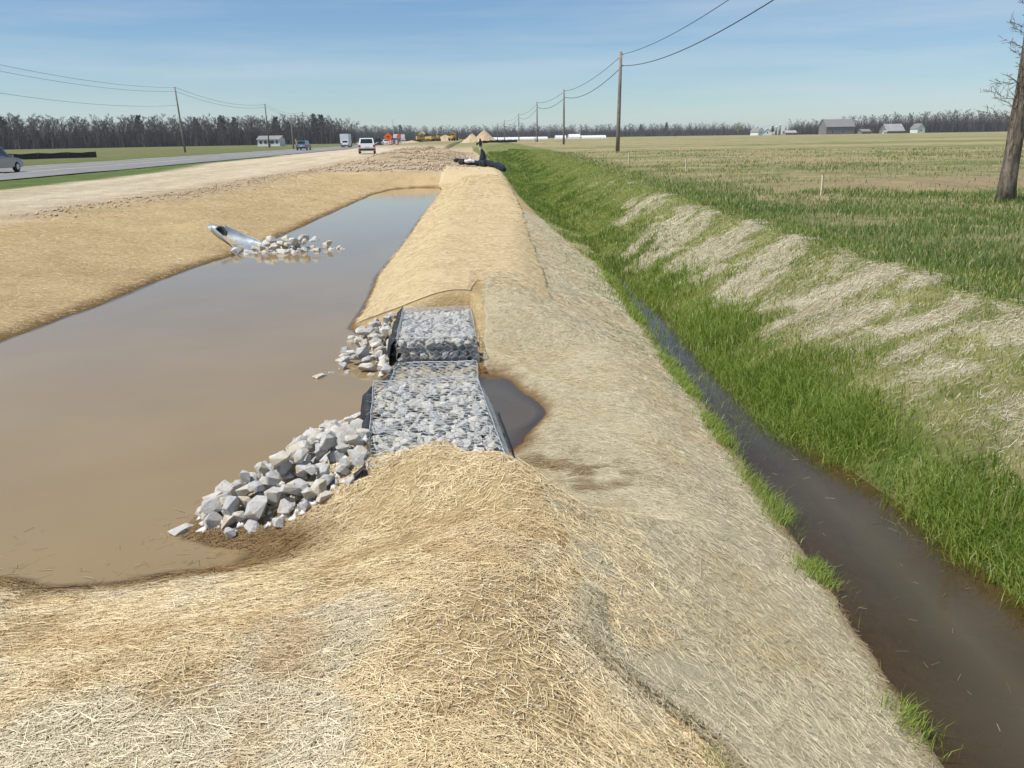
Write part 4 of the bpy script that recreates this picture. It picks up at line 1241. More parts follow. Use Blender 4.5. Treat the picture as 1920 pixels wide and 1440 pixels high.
MB().tube([(0.05, 0, 0.1), (0.15, 0, 0.5), (0.14, 0, 0.85), (0.06, 0, 1.1)], [0.2, 0.26, 0.17, 0.08], 8).build('fabric_wrap', M['black_plastic'], g)
MB().tube([(-0.02, 0, 1.3), (0.0, 0, 1.55), (-0.02, 0, 1.8)], [0.08, 0.11, 0.05], 7).build('fabric_knot', M['black_plastic'], g)

# ------------------------------------------------------------------ silt fences, stakes
def silt_fence(p, q, h_, label):
    g = empty('silt_fence', gz(*p)); tag(g, label, 'silt fence')
    n = 24; vs = []; fs = []
    base = Vector(gz(*p))
    for i in range(n + 1):
        t = i / n
        x, y = p[0] + (q[0] - p[0]) * t, p[1] + (q[1] - p[1]) * t
        P = Vector(gz(x, y)) - base
        sag = 0.06 * math.sin(t * 40)
        vs += [tuple(P + Vector((0, 0, -0.05))), tuple(P + Vector((0.05 * math.sin(i * 1.7), 0, h_ + sag)))]
        if i: fs.append((2 * i - 2, 2 * i, 2 * i + 1, 2 * i - 1))
        if i % 4 == 0:
            MB().box(-0.03, 0.03, -0.03, 0.03, 0, h_ + 0.12).build('post', M['pole_dark'], g, loc=P + Vector((0.06, -0.06, 0)))
    f = MB().poly(vs, fs).build('fabric', M['fabric'], g)
    f.modifiers.new('thickness', 'SOLIDIFY').thickness = 0.03
silt_fence((-66.0, 102.0), (-51.9, 122.0), 0.72, 'low black silt fence beyond the road at the edge of the green field')
silt_fence((1.5, 186), (10.5, 190), 0.5, 'low black silt fence across the head of the ditch')
for (x, y, h_, lab) in ((9.69, 22.97, 0.55, 'pale wooden survey stake in the green weeds near the leaning tree'), (8.25, 44.07, 0.70, 'pale wooden survey stake at the brink of the ditch bank'),
                        (9.53, 37.31, 0.58, 'short wooden survey stake in bare field soil'), (15.3, 84.2, 0.8, 'wooden survey stake right beside the utility pole foot'),
                        (9.68, 91.2, 0.9, 'lone wooden survey stake beyond the dark weed patch'), (15.63, 63.1, 0.6, 'small wooden survey stake in the open stubble')):
    tag(MB().poly([(-.03, -.016, -.1), (.03, -.016, -.1), (.03, .016, -.1), (-.03, .016, -.1), (-.03, -.016, h_), (.03, -.016, h_), (.03, .016, h_ - .02), (-.03, .016, h_ - .02)],
                  [(0, 3, 2, 1), (4, 5, 6, 7), (0, 1, 5, 4), (1, 2, 6, 5), (2, 3, 7, 6), (3, 0, 4, 7)]).build('survey_stake', M['stake'], loc=gz(x, y), rot=(0.03, -0.02, 0.4)), lab, 'stake', 'survey stakes in the field')

# ------------------------------------------------------------------ utility poles and wires
def pole(x, y, ztop, label, group, r0=0.16, lean=(0, 0), m='pole', cross=False, guard=False):
    b = gz(x, y); hgt = ztop - b[2]
    g = empty('utility_pole', b); tag(g, label, 'utility pole', group)
    lx, ly = lean
    MB().tube([(0, 0, -0.5), (lx * 0.3, ly * 0.3, hgt * 0.3), (lx * .65, ly * .65, hgt * 0.65), (lx, ly, hgt)], [r0 * 1.1, r0, r0 * 0.85, r0 * 0.7], 10).build('shaft', M[m], g, smooth=True)
    for dz in (0.2, 1.15):
        MB().tube([(lx + r0 * 0.6, ly, hgt - dz), (lx + r0 * 0.6 + 0.14, ly, hgt - dz + 0.02)], [0.035, 0.055], 7).build('insulator', M['rim'], g)
    if cross:
        MB().box(-1.1 + lx, 1.1 + lx, -0.06 + ly, 0.06 + ly, hgt - 0.7, hgt - 0.55).build('crossarm', M[m], g)
    if guard:
        MB().tube([(0.9, -0.3, 0), (0.62, -0.2, 2.2)], 0.12, 6).build('guy_guard', M['yellow'], g)
        MB().tube([(0.9, -0.3, 0), (lx, ly, hgt * 0.9)], 0.015, 4).build('guy_wire', M['cable'], g)
    return (x + lx + r0 * .6 + .1, y + ly, ztop)
def wire(a, b, sag, label, group, r=0.016):
    pts = []
    for i in range(25):
        t = i / 24
        p = Vector(a).lerp(Vector(b), t); p.z -= sag * 4 * t * (1 - t); pts.append(p)
    o = MB().tube(pts, r, 4).build('overhead_wire', M['cable'])
    tag(o, label, 'wire', group)
RP = [(11.2, 18.0, 9.0), (13.35, 77, 9.06), (15.18, 138, 9.15), (15.0, 190, 9.4), (15.3, 265, 8.95), (14.2, 345, 8.7), (13.5, 410, 8.7), (12.1, 600, 8.7)]
rl = [None, 'tall weathered grey utility pole in the weeds beside the ditch field', 'utility pole next in line beyond the tall grey one', 'utility pole with a bare bush at its foot', None, None, None, None]
tops = []
for i, (x, y, zt) in enumerate(RP):
    if i == 0: tops.append((x, y, zt)); continue
    tops.append(pole(x, y, zt, rl[i] or ('fourth fifth sixth seventh'.split()[i - 4] + ' utility pole along the field line from the tall grey pole'), 'poles of the field line', 0.17 if i < 3 else 0.16, lean=(0.12, 0) if i == 1 else (0.0, 0)))
for i in range(len(tops) - 1):
    a, b = Vector(tops[i]), Vector(tops[i + 1])
    sp_ = (b - a).length
    lab = ('upper', 'lower') if i == 0 else ('upper', 'lower')
    rr = 0.02 if i == 0 else 0.016 + 0.00009 * sp_ + (0.01 if i > 1 else 0.006)
    where = ['overhead wire running out from the tall grey pole over the field', 'overhead wire between the tall grey pole and the next',
             'overhead wire in the %s span beyond the tall grey pole' % 'zeroth first second third fourth fifth sixth'.split()[min(i, 6)]][min(i, 2)]
    wire(a - Vector((0, 0, .2)), b - Vector((0, 0, .2)), 0.9 if i == 0 else sp_ * 0.010, 'thin upper ' + where, 'field line wires', rr)
    wire(a - Vector((0, 0, 1.15)), b - Vector((0, 0, 1.15)), 1.15 if i == 0 else sp_ * 0.016, 'thicker lower ' + where, 'field line wires', rr * 1.3)
LP = [(-52.0, 75, 11.9), (-53.6, 165, 11.84), (-57.3, 250, 12.1), (-62.1, 330, 12.3), (-66, 420, 12.4)]
lt = []
ll = [None, 'tall slender utility pole at the edge of the green field across the road', 'utility pole rising behind the white ranch house', 'utility pole in front of the wood past the ranch house', None]
for i, (x, y, zt) in enumerate(LP):
    if i in (0, 4): lt.append((x, y, zt)); continue
    lt.append(pole(x, y, zt, ll[i], 'poles across the road', 0.17, lean=(-0.5, 0) if i == 1 else (-0.2, 0), m='pole_dark' if i > 1 else 'pole'))
pole(-38.4, 190, 7.4, 'short pole with a yellow guy guard beside the road', 'poles across the road', 0.17, guard=True)
for i in range(len(lt) - 1):
    a, b = Vector(lt[i]), Vector(lt[i + 1])
    for k, dz in enumerate((0.1, 0.8, 3.2)):
        if k == 2 and i > 0: continue
        wire(a - Vector((0, 0, dz)), b - Vector((0, 0, dz)), 1.3, ['uppermost', 'second', 'lowest'][k] + (' overhead wire leading to the tall pole across the road' if i == 0 else [' ', ' overhead wire from the tall roadside pole to the ranch house pole', ' overhead wire between the ranch house pole and the next', ' overhead wire past the last roadside pole'][i]), 'roadside line wires', 0.018 if i == 0 else 0.025)
g = empty('street_mast', gz(-26.1, 300)); tag(g, 'thin grey mast beside the orange work sign', 'mast')
MB().tube([(0, 0, 0), (0, 0, 8.3)], [0.12, 0.07], 8).build('shaft', M['rim'], g)
MB().tube([(0, 0, 8.2), (1.2, 0, 8.4)], 0.05, 6).build('arm', M['rim'], g)

# ------------------------------------------------------------------ vehicles
def slab(face, inset, off, thick=0.02):
    """a plate on a quad face: (corner list), inset fractions (u0,u1,v0,v1)"""
    A, B, Cc, Dd = [Vector(p) for p in face]
    u0, u1, v0, v1 = inset
    def bl(u, v): return A.lerp(B, u).lerp(Dd.lerp(Cc, u), v)
    q = [bl(u0, v0), bl(u1, v0), bl(u1, v1), bl(u0, v1)]
    n = (q[1] - q[0]).cross(q[3] - q[0]).normalized()
    vs = [p + n * off for p in q] + [p - n * thick for p in q]
    return vs, [(0, 1, 2, 3), (7, 6, 5, 4), (0, 4, 5, 1), (1, 5, 6, 2), (2, 6, 7, 3), (3, 7, 4, 0)]
def car(name, label, paint, loc, rz, kind='suv', cat='car', group='traffic on the road'):
    P = dict(suv=(4.6, 1.86, 1.70, 0.98, -2.22, 0.95, 0.30, 0.85), sedan=(4.7, 1.8, 1.45, 0.90, -1.55, 0.85, 0.65, 0.85),
             van=(5.0, 1.95, 1.75, 1.0, -2.4, 1.35, 0.25, 0.8), pickup=(5.6, 1.95, 1.85, 1.10, -0.35, 1.2, 0.15, 0.6))[kind]
    L, Wd, H_, belt, cx0, cx1, rr, rf = P
    g = empty(name, loc, rz); tag(g, label, cat, group)
    h2 = L / 2; w = Wd / 2
    prof = [(-h2, 0.42), (-h2 + 0.10, 0.30), (h2 - 0.12, 0.30), (h2, 0.45), (h2 - 0.04, 0.72), (h2 - 0.30, belt - 0.10), (cx1 + 0.05, belt), (-h2 + 0.08, belt), (-h2, belt - 0.18)]
    MB().extr_y(prof, -w, w).build('body', M[paint], g, bevel=0.06)
    c0 = [(cx0, -w + .04, belt - .02), (cx1, -w + .04, belt - .02), (cx1, w - .04, belt - .02), (cx0, w - .04, belt - .02)]
    t0 = [(cx0 + rr, -w * .8, H_), (cx1 - rf, -w * .8, H_), (cx1 - rf, w * .8, H_), (cx0 + rr, w * .8, H_)]
    MB().poly(c0 + t0, [(0, 3, 2, 1), (4, 5, 6, 7), (0, 1, 5, 4), (1, 2, 6, 5), (2, 3, 7, 6), (3, 0, 4, 7)]).build('cabin', M[paint], g, bevel=0.04)
    rear = [c0[3], c0[0], t0[0], t0[3]]; frontf = [c0[1], c0[2], t0[2], t0[1]]
    sr = [c0[0], c0[1], t0[1], t0[0]]; sl = [c0[2], c0[3], t0[3], t0[2]]
    MB().poly(*slab(rear, (.10, .90, .22, .86), .012)).build('rear_window', M['glass'], g)
    MB().poly(*slab(frontf, (.06, .94, .12, .92), .012)).build('windscreen', M['glass'], g)
    for fc in (sr, sl):
        for a, b in ((.10, .36), (.39, .65), (.68, .90)):
            MB().poly(*slab(fc, (a, b, .16, .88), .012)).build('side_window', M['glass'], g)
    for x in (-h2 + .85, h2 - .9):
        for sy in (-1, 1):
            wh = empty('wheel', (x, sy * (w - .09), .34)); wh.parent = g
            wh_t = MB().tube([(0, -.12, 0), (0, -.09, 0), (0, .09, 0), (0, .12, 0)], [.30, .34, .34, .30], 18).build('tyre', M['tyre'], wh)
            MB().tube([(0, -.126, 0), (0, .126, 0)], .2, 14).build('rim', M['rim'], wh)
    for sy in (-1, 1):
        MB().box(-h2 - .012, -h2 + .12, sy * (w - .12) - .11, sy * (w - .12) + .11, belt - .28, belt - .04).build('tail_light', M['red'], g)
        MB().box(h2 - .22, h2 - .02, sy * (w - .22) - .18, sy * (w - .22) + .18, belt - .32, belt - .18).build('head_light', M['lamp'], g)
        MB().box(cx1 - .35, cx1 - .15, sy * (w + .08) - .09, sy * (w + .08) + .09, belt + .02, belt + .16).build('wing_mirror', M[paint], g)
    MB().box(-h2 - .03, -h2 + .10, -w + .04, w - .04, .34, .58).build('rear_bumper', M['black_trim'] if kind != 'sedan' else M[paint], g, bevel=.02)
    MB().box(-h2 - .016, -h2 + .02, -.26, .26, belt - .27, belt - .13).build('number_plate', M['white'], g)
    if kind == 'pickup':
        MB().box(-h2 + .1, cx0 - .05, -w + .1, w - .1, belt - .01, belt + .02).build('bed_floor', M['black_trim'], g)
    return g
E90 = R(90)
car('parked_suv', 'white sport utility vehicle with dark rear window standing on the bare dirt', 'car_white', gz(-11.75, 99.5, 0.05), E90 + R(6), 'suv')
car('passing_car', 'silver grey car on the road cut off beside the black silt fence', 'car_silver', gz(-31.45, 57.9, 0.07), E90, 'suv')
car('minivan', 'silver minivan driving away on the asphalt past the yellow guarded pole', 'car_silver', gz(-31.6, 166, 0.07), E90, 'van')
car('white_car', 'small white car with dark bumper driving on the far road', 'car_white', gz(-30.3, 214, 0.07), E90, 'suv')
car('black_pickup', 'black pickup truck parked behind the white sport utility vehicle', 'car_black', gz(-22.2, 212, 0.07), E90, 'pickup')
car('white_sedan', 'white sedan parked below the orange work sign', 'car_white', gz(-21.2, 222, 0.07), E90 + .1, 'sedan')
g = empty('box_truck', gz(-33.2, 235, 0.07), E90); tag(g, 'cream box truck ahead of the small white car', 'truck', 'traffic on the road')
MB().box(-3.6, 1.5, -1.15, 1.15, .95, 3.3).build('cargo_box', M['white'], g, bevel=.03)
MB().box(1.6, 3.4, -1.0, 1.0, .6, 2.4, .85).build('cab', M['car_white'], g, bevel=.05)
MB().box(-3.5, 3.3, -.45, .45, .55, .93).build('chassis', M['black_trim'], g)
for x in (-2.4, 2.5):
    for sy in (-1, 1):
        MB().tube([(x, sy * .95 - .14, .48), (x, sy * .95 + .14, .48)], .48, 16).build('wheel', M['tyre'], g)

# work signs, barrels, cabin
def diamond(name, loc, size, zc, label, legend=True, m='orange'):
    g = empty(name, loc, R(4)); tag(g, label, 'sign')
    r_ = size * .7071
    MB().poly([(0, -.02, zc - r_), (r_, -.02, zc), (0, -.02, zc + r_), (-r_, -.02, zc), (0, .02, zc - r_), (r_, .02, zc), (0, .02, zc + r_), (-r_, .02, zc)],
              [(0, 1, 2, 3), (7, 6, 5, 4), (0, 4, 5, 1), (1, 5, 6, 2), (2, 6, 7, 3), (3, 7, 4, 0)]).build('panel', M[m], g)
    for sx in (-.25, .25):
        MB().box(sx - .04, sx + .04, .03, .09, 0, zc + .3).build('post', M['pole'], g)
    if legend:
        MB().box(-.34, .34, -.035, -.024, zc + .04, zc + .20).poly(*slab([(-.2, -.03, zc - .18), (.2, -.03, zc - .18), (.2, -.03, zc - .04), (-.2, -.03, zc - .04)], (0, 1, 0, 1), .004, .004)).build('legend', M['red'], g)
diamond('work_sign', gz(-15.85, 170), 1.3, 1.55, 'bright orange diamond road work sign')
diamond('work_sign', gz(-15.4, 190), 0.85, 1.65, 'small faded orange diamond sign beside the white panel sign', False)
g = empty('panel_sign', gz(-14.2, 186)); tag(g, 'white rectangular panel sign on two legs by the barrels', 'sign')
MB().box(-.42, .42, -.02, .02, 1.15, 2.1).build('panel', M['white'], g)
for sx in (-.3, .3): MB().box(sx - .04, sx + .04, .03, .1, 0, 2.0).build('post', M['rim'], g)
for k in range(2): MB().box(-.55, .55, -.05, -.025, .45 + .42 * k, .65 + .42 * k).build('rail', M['white'], g)
def barrel(x, y, lab):
    g = empty('traffic_barrel', gz(x, y)); tag(g, lab, 'traffic barrel', 'barrels at the work zone')
    for k in range(5):
        z0 = .06 + k * .19
        MB().tube([(0, 0, z0), (0, 0, z0 + .188)], [.29 - .015 * k, .28 - .015 * k], 14).build('band', M['orange'] if k % 2 == 0 else M['white'], g)
    MB().tube([(0, 0, 0), (0, 0, .06)], .38, 14).build('rubber_base', M['tyre'], g)
for x, y in ((-16.1, 178), (-14.95, 179), (-17.4, 196)): barrel(x, y, 'orange and white striped traffic barrel near the orange work sign')
g = empty('portable_cabin', gz(-17.0, 202)); tag(g, 'small blue portable cabin with white top behind the barrels', 'cabin')
MB().box(-.6, .6, -.6, .6, 0, 1.35).build('wall', M['blue'], g); MB().box(-.64, .64, -.64, .64, 1.36, 2.2, .9).build('roof', M['white'], g)
MB().box(-.32, .32, -.63, -.605, .05, 1.3).build('door', M['blue'], g)

# earth moving machines
def machine(kind, loc, rz, label):
    g = empty(kind, loc, rz); tag(g, label, 'machine', 'yellow machines on the dirt')
    if kind == 'excavator':
        for sy in (-1, 1): MB().box(-1.9, 1.9, sy * 1.2 - .3, sy * 1.2 + .3, 0, .8).build('track', M['track'], g, bevel=.2)
        MB().box(-1.9, 1.3, -1.3, 1.3, .95, 1.9).build('upper_body', M['yellow'], g, bevel=.1)
        MB().box(.1, 1.4, .3, 1.3, 1.9, 2.9, .9).build('cab', M['glass'], g)
        MB().tube([(1.0, -.3, 1.6), (3.0, -.3, 3.4), (4.6, -.3, 2.9)], [.3, .28, .2], 6).build('boom', M['yellow'], g)
        MB().tube([(4.6, -.3, 3.0), (5.0, -.3, 1.2)], [.22, .15], 6).build('dipper_arm', M['yellow'], g)
        MB().extr_y([(4.6, .3), (5.2, .2), (5.4, 1.1), (4.9, 1.2)], -.8, .2).build('bucket', M['track'], g)
    elif kind == 'loader':
        for x in (-1.5, 1.5):
            for sy in (-1, 1): MB().tube([(x, sy * 1.1 - .25, .7), (x, sy * 1.1 + .25, .7)], .7, 14).build('wheel', M['tyre'], g)
        MB().box(-2.6, .2, -.8, .8, .9, 2.0).build('engine_cover', M['yellow'], g, bevel=.08)
        MB().box(-.4, 1.0, -.7, .7, 1.6, 3.1, .92).build('cab', M['yellow'], g, bevel=.06)
        MB().box(-.45, 1.02, -.6, .6, 2.2, 2.9, .93).build('cab_glass', M['glass'], g)
        for sy in (-1, 1): MB().tube([(.9, sy * .55, 1.7), (3.0, sy * .55, .8)], .14, 5).build('lift_arm', M['yellow'], g)
        MB().extr_y([(2.9, .1), (3.9, .1), (3.5, .45), (3.1, 1.2), (2.9, 1.2)], -1.3, 1.3).build('bucket', M['yellow'], g)
    else:
        for sy in (-1, 1): MB().box(-1.6, 1.6, sy * .95 - .25, sy * .95 + .25, 0, .95).build('track', M['track'], g, bevel=.2)
        MB().box(-.6, 1.7, -.6, .6, .7, 1.75).build('engine_cover', M['yellow'], g, bevel=.06)
        MB().box(-1.5, -.2, -.7, .7, .9, 2.3, .95).build('cab', M['yellow'], g, bevel=.05)
        MB().box(-1.6, -.1, -.8, .8, 2.75, 2.85).build('canopy', M['yellow'], g)
        for a in (-1.45, -.25):
            for sy in (-.65, .65): MB().box(a - .05, a + .05, sy - .05, sy + .05, 2.25, 2.75).build('canopy_post', M['track'], g)
        MB().box(2.05, 2.25, -1.7, 1.7, .1, 1.2).build('blade', M['yellow'], g)
        for sy in (-1, 1): MB().box(.3, 2.05, sy * 1.3 - .08, sy * 1.3 + .08, .35, .55).build('push_arm', M['yellow'], g)
machine('bulldozer', gz(-19.6, 345, 0.1), R(20), 'yellow bulldozer with a canopy on the bare dirt beside the striped barrels')
machine('excavator', gz(-15.9, 345, 0.1), R(150), 'yellow excavator with its boom folded among the dirt heaps')
machine('bulldozer', gz(-13.2, 350, 0.1), R(200), 'second yellow bulldozer crowded against the excavator')
machine('loader', gz(-6.4, 350, 0.1), R(70), 'yellow wheel loader at the end of the spoil ridge')
def mound(x, y, rx, ry, h_, label, seed, m='dirt'):
    n, k = 28, 9; V = []; F = []
    for i in range(k + 1):
        t = i / k
        for j in range(n):
            a = 2 * math.pi * j / n
            nn = float(fbm(np.array([math.cos(a) * 2 + seed]), np.array([math.sin(a) * 2 + t * 3]), seed, 3)[0])
            rr = (1 - t) * (0.8 + 0.4 * nn)
            V.append((rx * rr * math.cos(a), ry * rr * math.sin(a), h_ * (t ** 1.1) * (0.85 + 0.3 * nn) - 0.1))
    for i in range(k):
        for j in range(n):
            F.append((i * n + j, i * n + (j + 1) % n, (i + 1) * n + (j + 1) % n, (i + 1) * n + j))
    F.append(tuple(range(k * n, (k + 1) * n)))
    tag(MB().poly(V, F).build('dirt_heap', M[m], loc=gz(x, y)), label, 'dirt heap', 'stockpiles beyond the ditch head')
mound(-9.8, 356, 6, 3, 2.6, 'long brown dirt heap behind the yellow machines', 3)
mound(1.0, 300, 4.2, 3, 3.0, 'smaller pale dirt heap beside the low silt fence', 4)
mound(5.1, 300, 4.6, 3, 3.9, 'taller peaked dirt heap behind the low silt fence', 5)
mound(-22.0, 330, 6, 2.5, 1.2, 'flat orange soil heap next to the panel sign', 6)

# ------------------------------------------------------------------ buildings
def house(name, loc, rz, L, Wd, eave, ridge, wallm, roofm, label, wins=(), door=None, chim=False, cat='building', gable_win=False, group=None):
    g = empty(name, loc, rz); tag(g, label, cat, group)
    h2, w = L / 2, Wd / 2
    MB().poly([(-h2, -w, -.5), (h2, -w, -.5), (h2, w, -.5), (-h2, w, -.5), (-h2, -w, eave), (h2, -w, eave), (h2, w, eave), (-h2, w, eave), (-h2, 0, ridge), (h2, 0, ridge)],
              [(0, 1, 5, 4), (2, 3, 7, 6), (1, 2, 6, 9, 5), (3, 0, 4, 8, 7), (0, 3, 2, 1)]).build('wall', M[wallm], g)
    o = .35; k = (ridge - eave) / w
    rf = MB()
    for sy in (-1, 1):
        rf.poly([(-h2 - o, sy * (w + o), eave - k * o + .03), (h2 + o, sy * (w + o), eave - k * o + .03), (h2 + o, 0, ridge + .03), (-h2 - o, 0, ridge + .03),
                 (-h2 - o, sy * (w + o), eave - k * o + .2), (h2 + o, sy * (w + o), eave - k * o + .2), (h2 + o, 0, ridge + .22), (-h2 - o, 0, ridge + .22)],
                [(0, 1, 2, 3), (7, 6, 5, 4), (0, 4, 5, 1), (1, 5, 6, 2), (2, 6, 7, 3), (3, 7, 4, 0)])
    roof = rf.build('roof', M[roofm], g)
    if chim: MB().box(-.3, .3, -.3, .3, ridge - .3, ridge + .9).build('chimney', M['roof_grey'], roof)
    for x, z0, ww, hh in wins:
        f = MB().box(x - ww / 2 - .08, x + ww / 2 + .08, -w - .05, -w + .02, z0 - .08, z0 + hh + .08).build('window', M['white'], g)
        MB().box(x - ww / 2, x + ww / 2, -w - .065, -w - .052, z0, z0 + hh).build('pane', M['glass'], f)
    if gable_win:
        f = MB().box(h2 - .02, h2 + .05, -.5, .5, 1.2, 2.4).build('window', M['white'], g)
        MB().box(h2 + .052, h2 + .065, -.4, .4, 1.3, 2.3).build('pane', M['glass'], f)
    if door: MB().box(door - .5, door + .5, -w - .06, -w + .02, 0, 2.1).build('door', M['barn'], g)
    return g
house('ranch_house', gz(-75.2, 332), R(-8), 8.6, 6, 2.4, 3.6, 'white', 'roof_grey', 'low white ranch house with a grey roof before the wood across the road', ((-3, .9, 1, 1.1), (-1.2, .9, 1, 1.1), (1.4, .9, 1.4, 1.1), (3.2, .9, .9, 1.1)), 0.2)
house('farmhouse', gz(203, 600), R(-72), 9, 5, 2.6, 4.9, 'white', 'roof_grey', 'white gabled farmhouse wing beside the yellow-green willow', (), None, True, gable_win=True)
house('farmhouse', gz(209, 598), R(-100), 8, 5.4, 2.3, 4.3, 'white', 'tin', 'white gabled farmhouse with a single gable window next to the grey shed', (), None, gable_win=True)
house('farm_shed', gz(227, 602), R(5), 8, 5, 1.5, 2.9, 'roof_grey', 'tin', 'low grey farm shed between the farmhouse and the big barn', ())
house('barn', gz(262, 605), R(8), 22, 10, 5.2, 10.0, 'barn', 'roof_grey', 'big weathered grey barn with a steep roof among bare trees', ((-6, 1, 1.4, 1.4), (2, 1, 1.4, 1.4)), 6)
house('barn', gz(300, 600), R(15), 15, 8, 1.8, 6.3, 'barn', 'tin', 'old open barn with a broad patchy tin roof', ())
house('farm_shed', gz(278, 596), R(10), 7, 5, 1.6, 3.0, 'barn', 'roof_grey', 'small dark shed in front of the big barn', ())
house('farmhouse', gz(325, 612), R(-80), 8, 6, 3.2, 6.4, 'white', 'barn', 'pale gabled farm building standing behind the tin-roofed barn', (), gable_win=True)
house('farm_shed', gz(290, 590), R(0), 2.2, 2, 1.2, 1.8, 'white', 'tin', 'tiny white hut in front of the dark sheds', ())
for x, lab in ((233.5, 'tall white-capped farm silo'), (230.8, 'shorter white-capped farm silo')):
    g = empty('silo', gz(x, 640)); tag(g, lab + ' above the shed roofs', 'silo')
    hh = 7.0 if x > 232 else 5.6
    MB().tube([(0, 0, 0), (0, 0, hh)], .9, 14).build('shaft', M['roof_grey'], g, smooth=True)
    MB().tube([(0, 0, hh), (0, 0, hh + .5), (0, 0, hh + .8)], [.95, .75, .1], 14).build('dome', M['white'], g, smooth=True)
def greenhouse(x0, x1, y, h_, label, white_end=False):
    g = empty('greenhouse', gz((x0 + x1) / 2, y)); tag(g, label, 'greenhouse', 'greenhouses across the field')
    L = x1 - x0; V = []; F = []; n = 10
    for s in (-L / 2, L / 2):
        for j in range(n + 1):
            a = math.pi * j / n
            V.append((s, -3.5 * math.cos(a), max(0, h_ * math.sin(a) ** .7) - .1))
    for j in range(n): F.append((j, j + 1, n + 2 + j, n + 1 + j))
    F += [tuple(range(n + 1)), tuple(range(n + 1, 2 * n + 2))]
    MB().poly(V, F).build('film_cover', M['plastic_film'], g)
    MB().box(L / 2 - .01, L / 2 + .08, -.6, .6, 0, 1.2).build('end_door', M['white'], g)
for a, b, h_, lab in ((10, 38, 1.3, 'long low white greenhouse behind the distant poles'), (42, 47, 1.8, 'short pale greenhouse beside the bushy pole'), (48.5, 54, 2.3, 'taller short white greenhouse in the row'),
                      (54.5, 66.5, 1.6, 'longest bluish white greenhouse at the end of the row')):
    greenhouse(a, b, 420, h_, lab)

# ------------------------------------------------------------------ trees
def slivers(segs, col0, col1, seed):
    """far twigs: one tapering sliver each"""
    r = np.random.default_rng(seed)
    A = np.array([s[0] for s in segs]); B = np.array([s[1] for s in segs]); ra = np.array([s[2] for s in segs])
    d = B - A; d /= np.linalg.norm(d, axis=1)[:, None] + 1e-9
    s = np.cross(d, r.normal(size=A.shape)); s /= np.linalg.norm(s, axis=1)[:, None] + 1e-9
    V = np.stack([A + s * ra[:, None] * 1.25, A - s * ra[:, None] * 1.25, B], 1)
    F = (np.arange(len(A)) * 3)[:, None] + np.array([[0, 1, 2]])
    k = r.random(len(A))[:, None]
    c = np.array(col0)[None] * (1 - k) + np.array(col1)[None] * k
    return V.reshape(-1, 3), F, np.repeat(c, 3, 0)
def ribbons(segs, col0, col1, seed):
    """branch segments (a, b, ra, rb) as thin crossed blades"""
    r = np.random.default_rng(seed)
    A = np.array([s[0] for s in segs]); B = np.array([s[1] for s in segs]); ra = np.array([s[2] for s in segs]); rb = np.array([s[3] for s in segs])
    d = B - A; d /= np.linalg.norm(d, axis=1)[:, None] + 1e-9
    q = r.normal(size=A.shape); s = np.cross(d, q); s /= np.linalg.norm(s, axis=1)[:, None] + 1e-9
    t = np.cross(d, s)
    V = np.stack([A + s * ra[:, None], A - s * .5 * ra[:, None] + t * .87 * ra[:, None], A - s * .5 * ra[:, None] - t * .87 * ra[:, None],
                  B + s * rb[:, None], B - s * .5 * rb[:, None] + t * .87 * rb[:, None], B - s * .5 * rb[:, None] - t * .87 * rb[:, None]], 1)
    b = (np.arange(len(A)) * 6)[:, None]
    F = np.concatenate([b + np.array([[0, 1, 4, 3]]), b + np.array([[1, 2, 5, 4]]), b + np.array([[2, 0, 3, 5]])])
    k = r.random(len(A))[:, None]
    c = np.array(col0)[None] * (1 - k) + np.array(col1)[None] * k
    return V.reshape(-1, 3), F, np.repeat(c, 6, 0)
def bare_tree(seed, h_, spread=0.32, tw=0.045, n1=11, n2=5, n3=3, lo=0.3):
    r = random.Random(seed)
    trunk, crown = [], []
    lean = Vector((r.uniform(-.05, .05), r.uniform(-.05, .05), 1))
    def at(t): return Vector((lean.x * t * h_ + .02 * h_ * math.sin(t * 5 + seed), lean.y * t * h_, t * h_))
    n = 6
    for i in range(n): trunk.append((at(i / n * .92), at((i + 1) / n * .92), .017 * h_ * (1 - i / n * .85) + .02, .017 * h_ * (1 - (i + 1) / n * .85) + .02))
    for i in range(n1):
        t = lo + (0.92 - lo) * (i + r.random()) / n1
        a = r.uniform(0, 6.28)
        up = r.uniform(.5, 1.3)
        d = Vector((math.cos(a), math.sin(a), up)).normalized()
        L = spread * h_ * (1.15 - .75 * t) * r.uniform(.75, 1.25)
        p0 = at(t); p1 = p0 + d * L
        crown.append((p0, p0.lerp(p1, .5), .007 * h_ * (1.2 - t), .005 * h_ * (1.2 - t))); crown.append((p0.lerp(p1, .5), p1 + Vector((0, 0, .1 * L)), .005 * h_ * (1.2 - t), tw * .7))
        for j in range(n2):
            s = r.uniform(.3, 1)
            q0 = p0.lerp(p1, s)
            e = (d + Vector((r.gauss(0, .55), r.gauss(0, .55), r.gauss(.25, .4)))).normalized()
            q1 = q0 + e * L * .48 * r.uniform(.6, 1.2)
            crown.append((q0, q1, tw * .9, tw * .45))
            for k in range(n3):
                w0 = q0.lerp(q1, r.uniform(.3, 1))
                f = (e + Vector((r.gauss(0, .6), r.gauss(0, .6), r.gauss(.3, .4)))).normalized()
                crown.append((w0, w0 + f * L * .26 * r.uniform(.6, 1.3), tw * .6, tw * .25))
    return trunk, crown
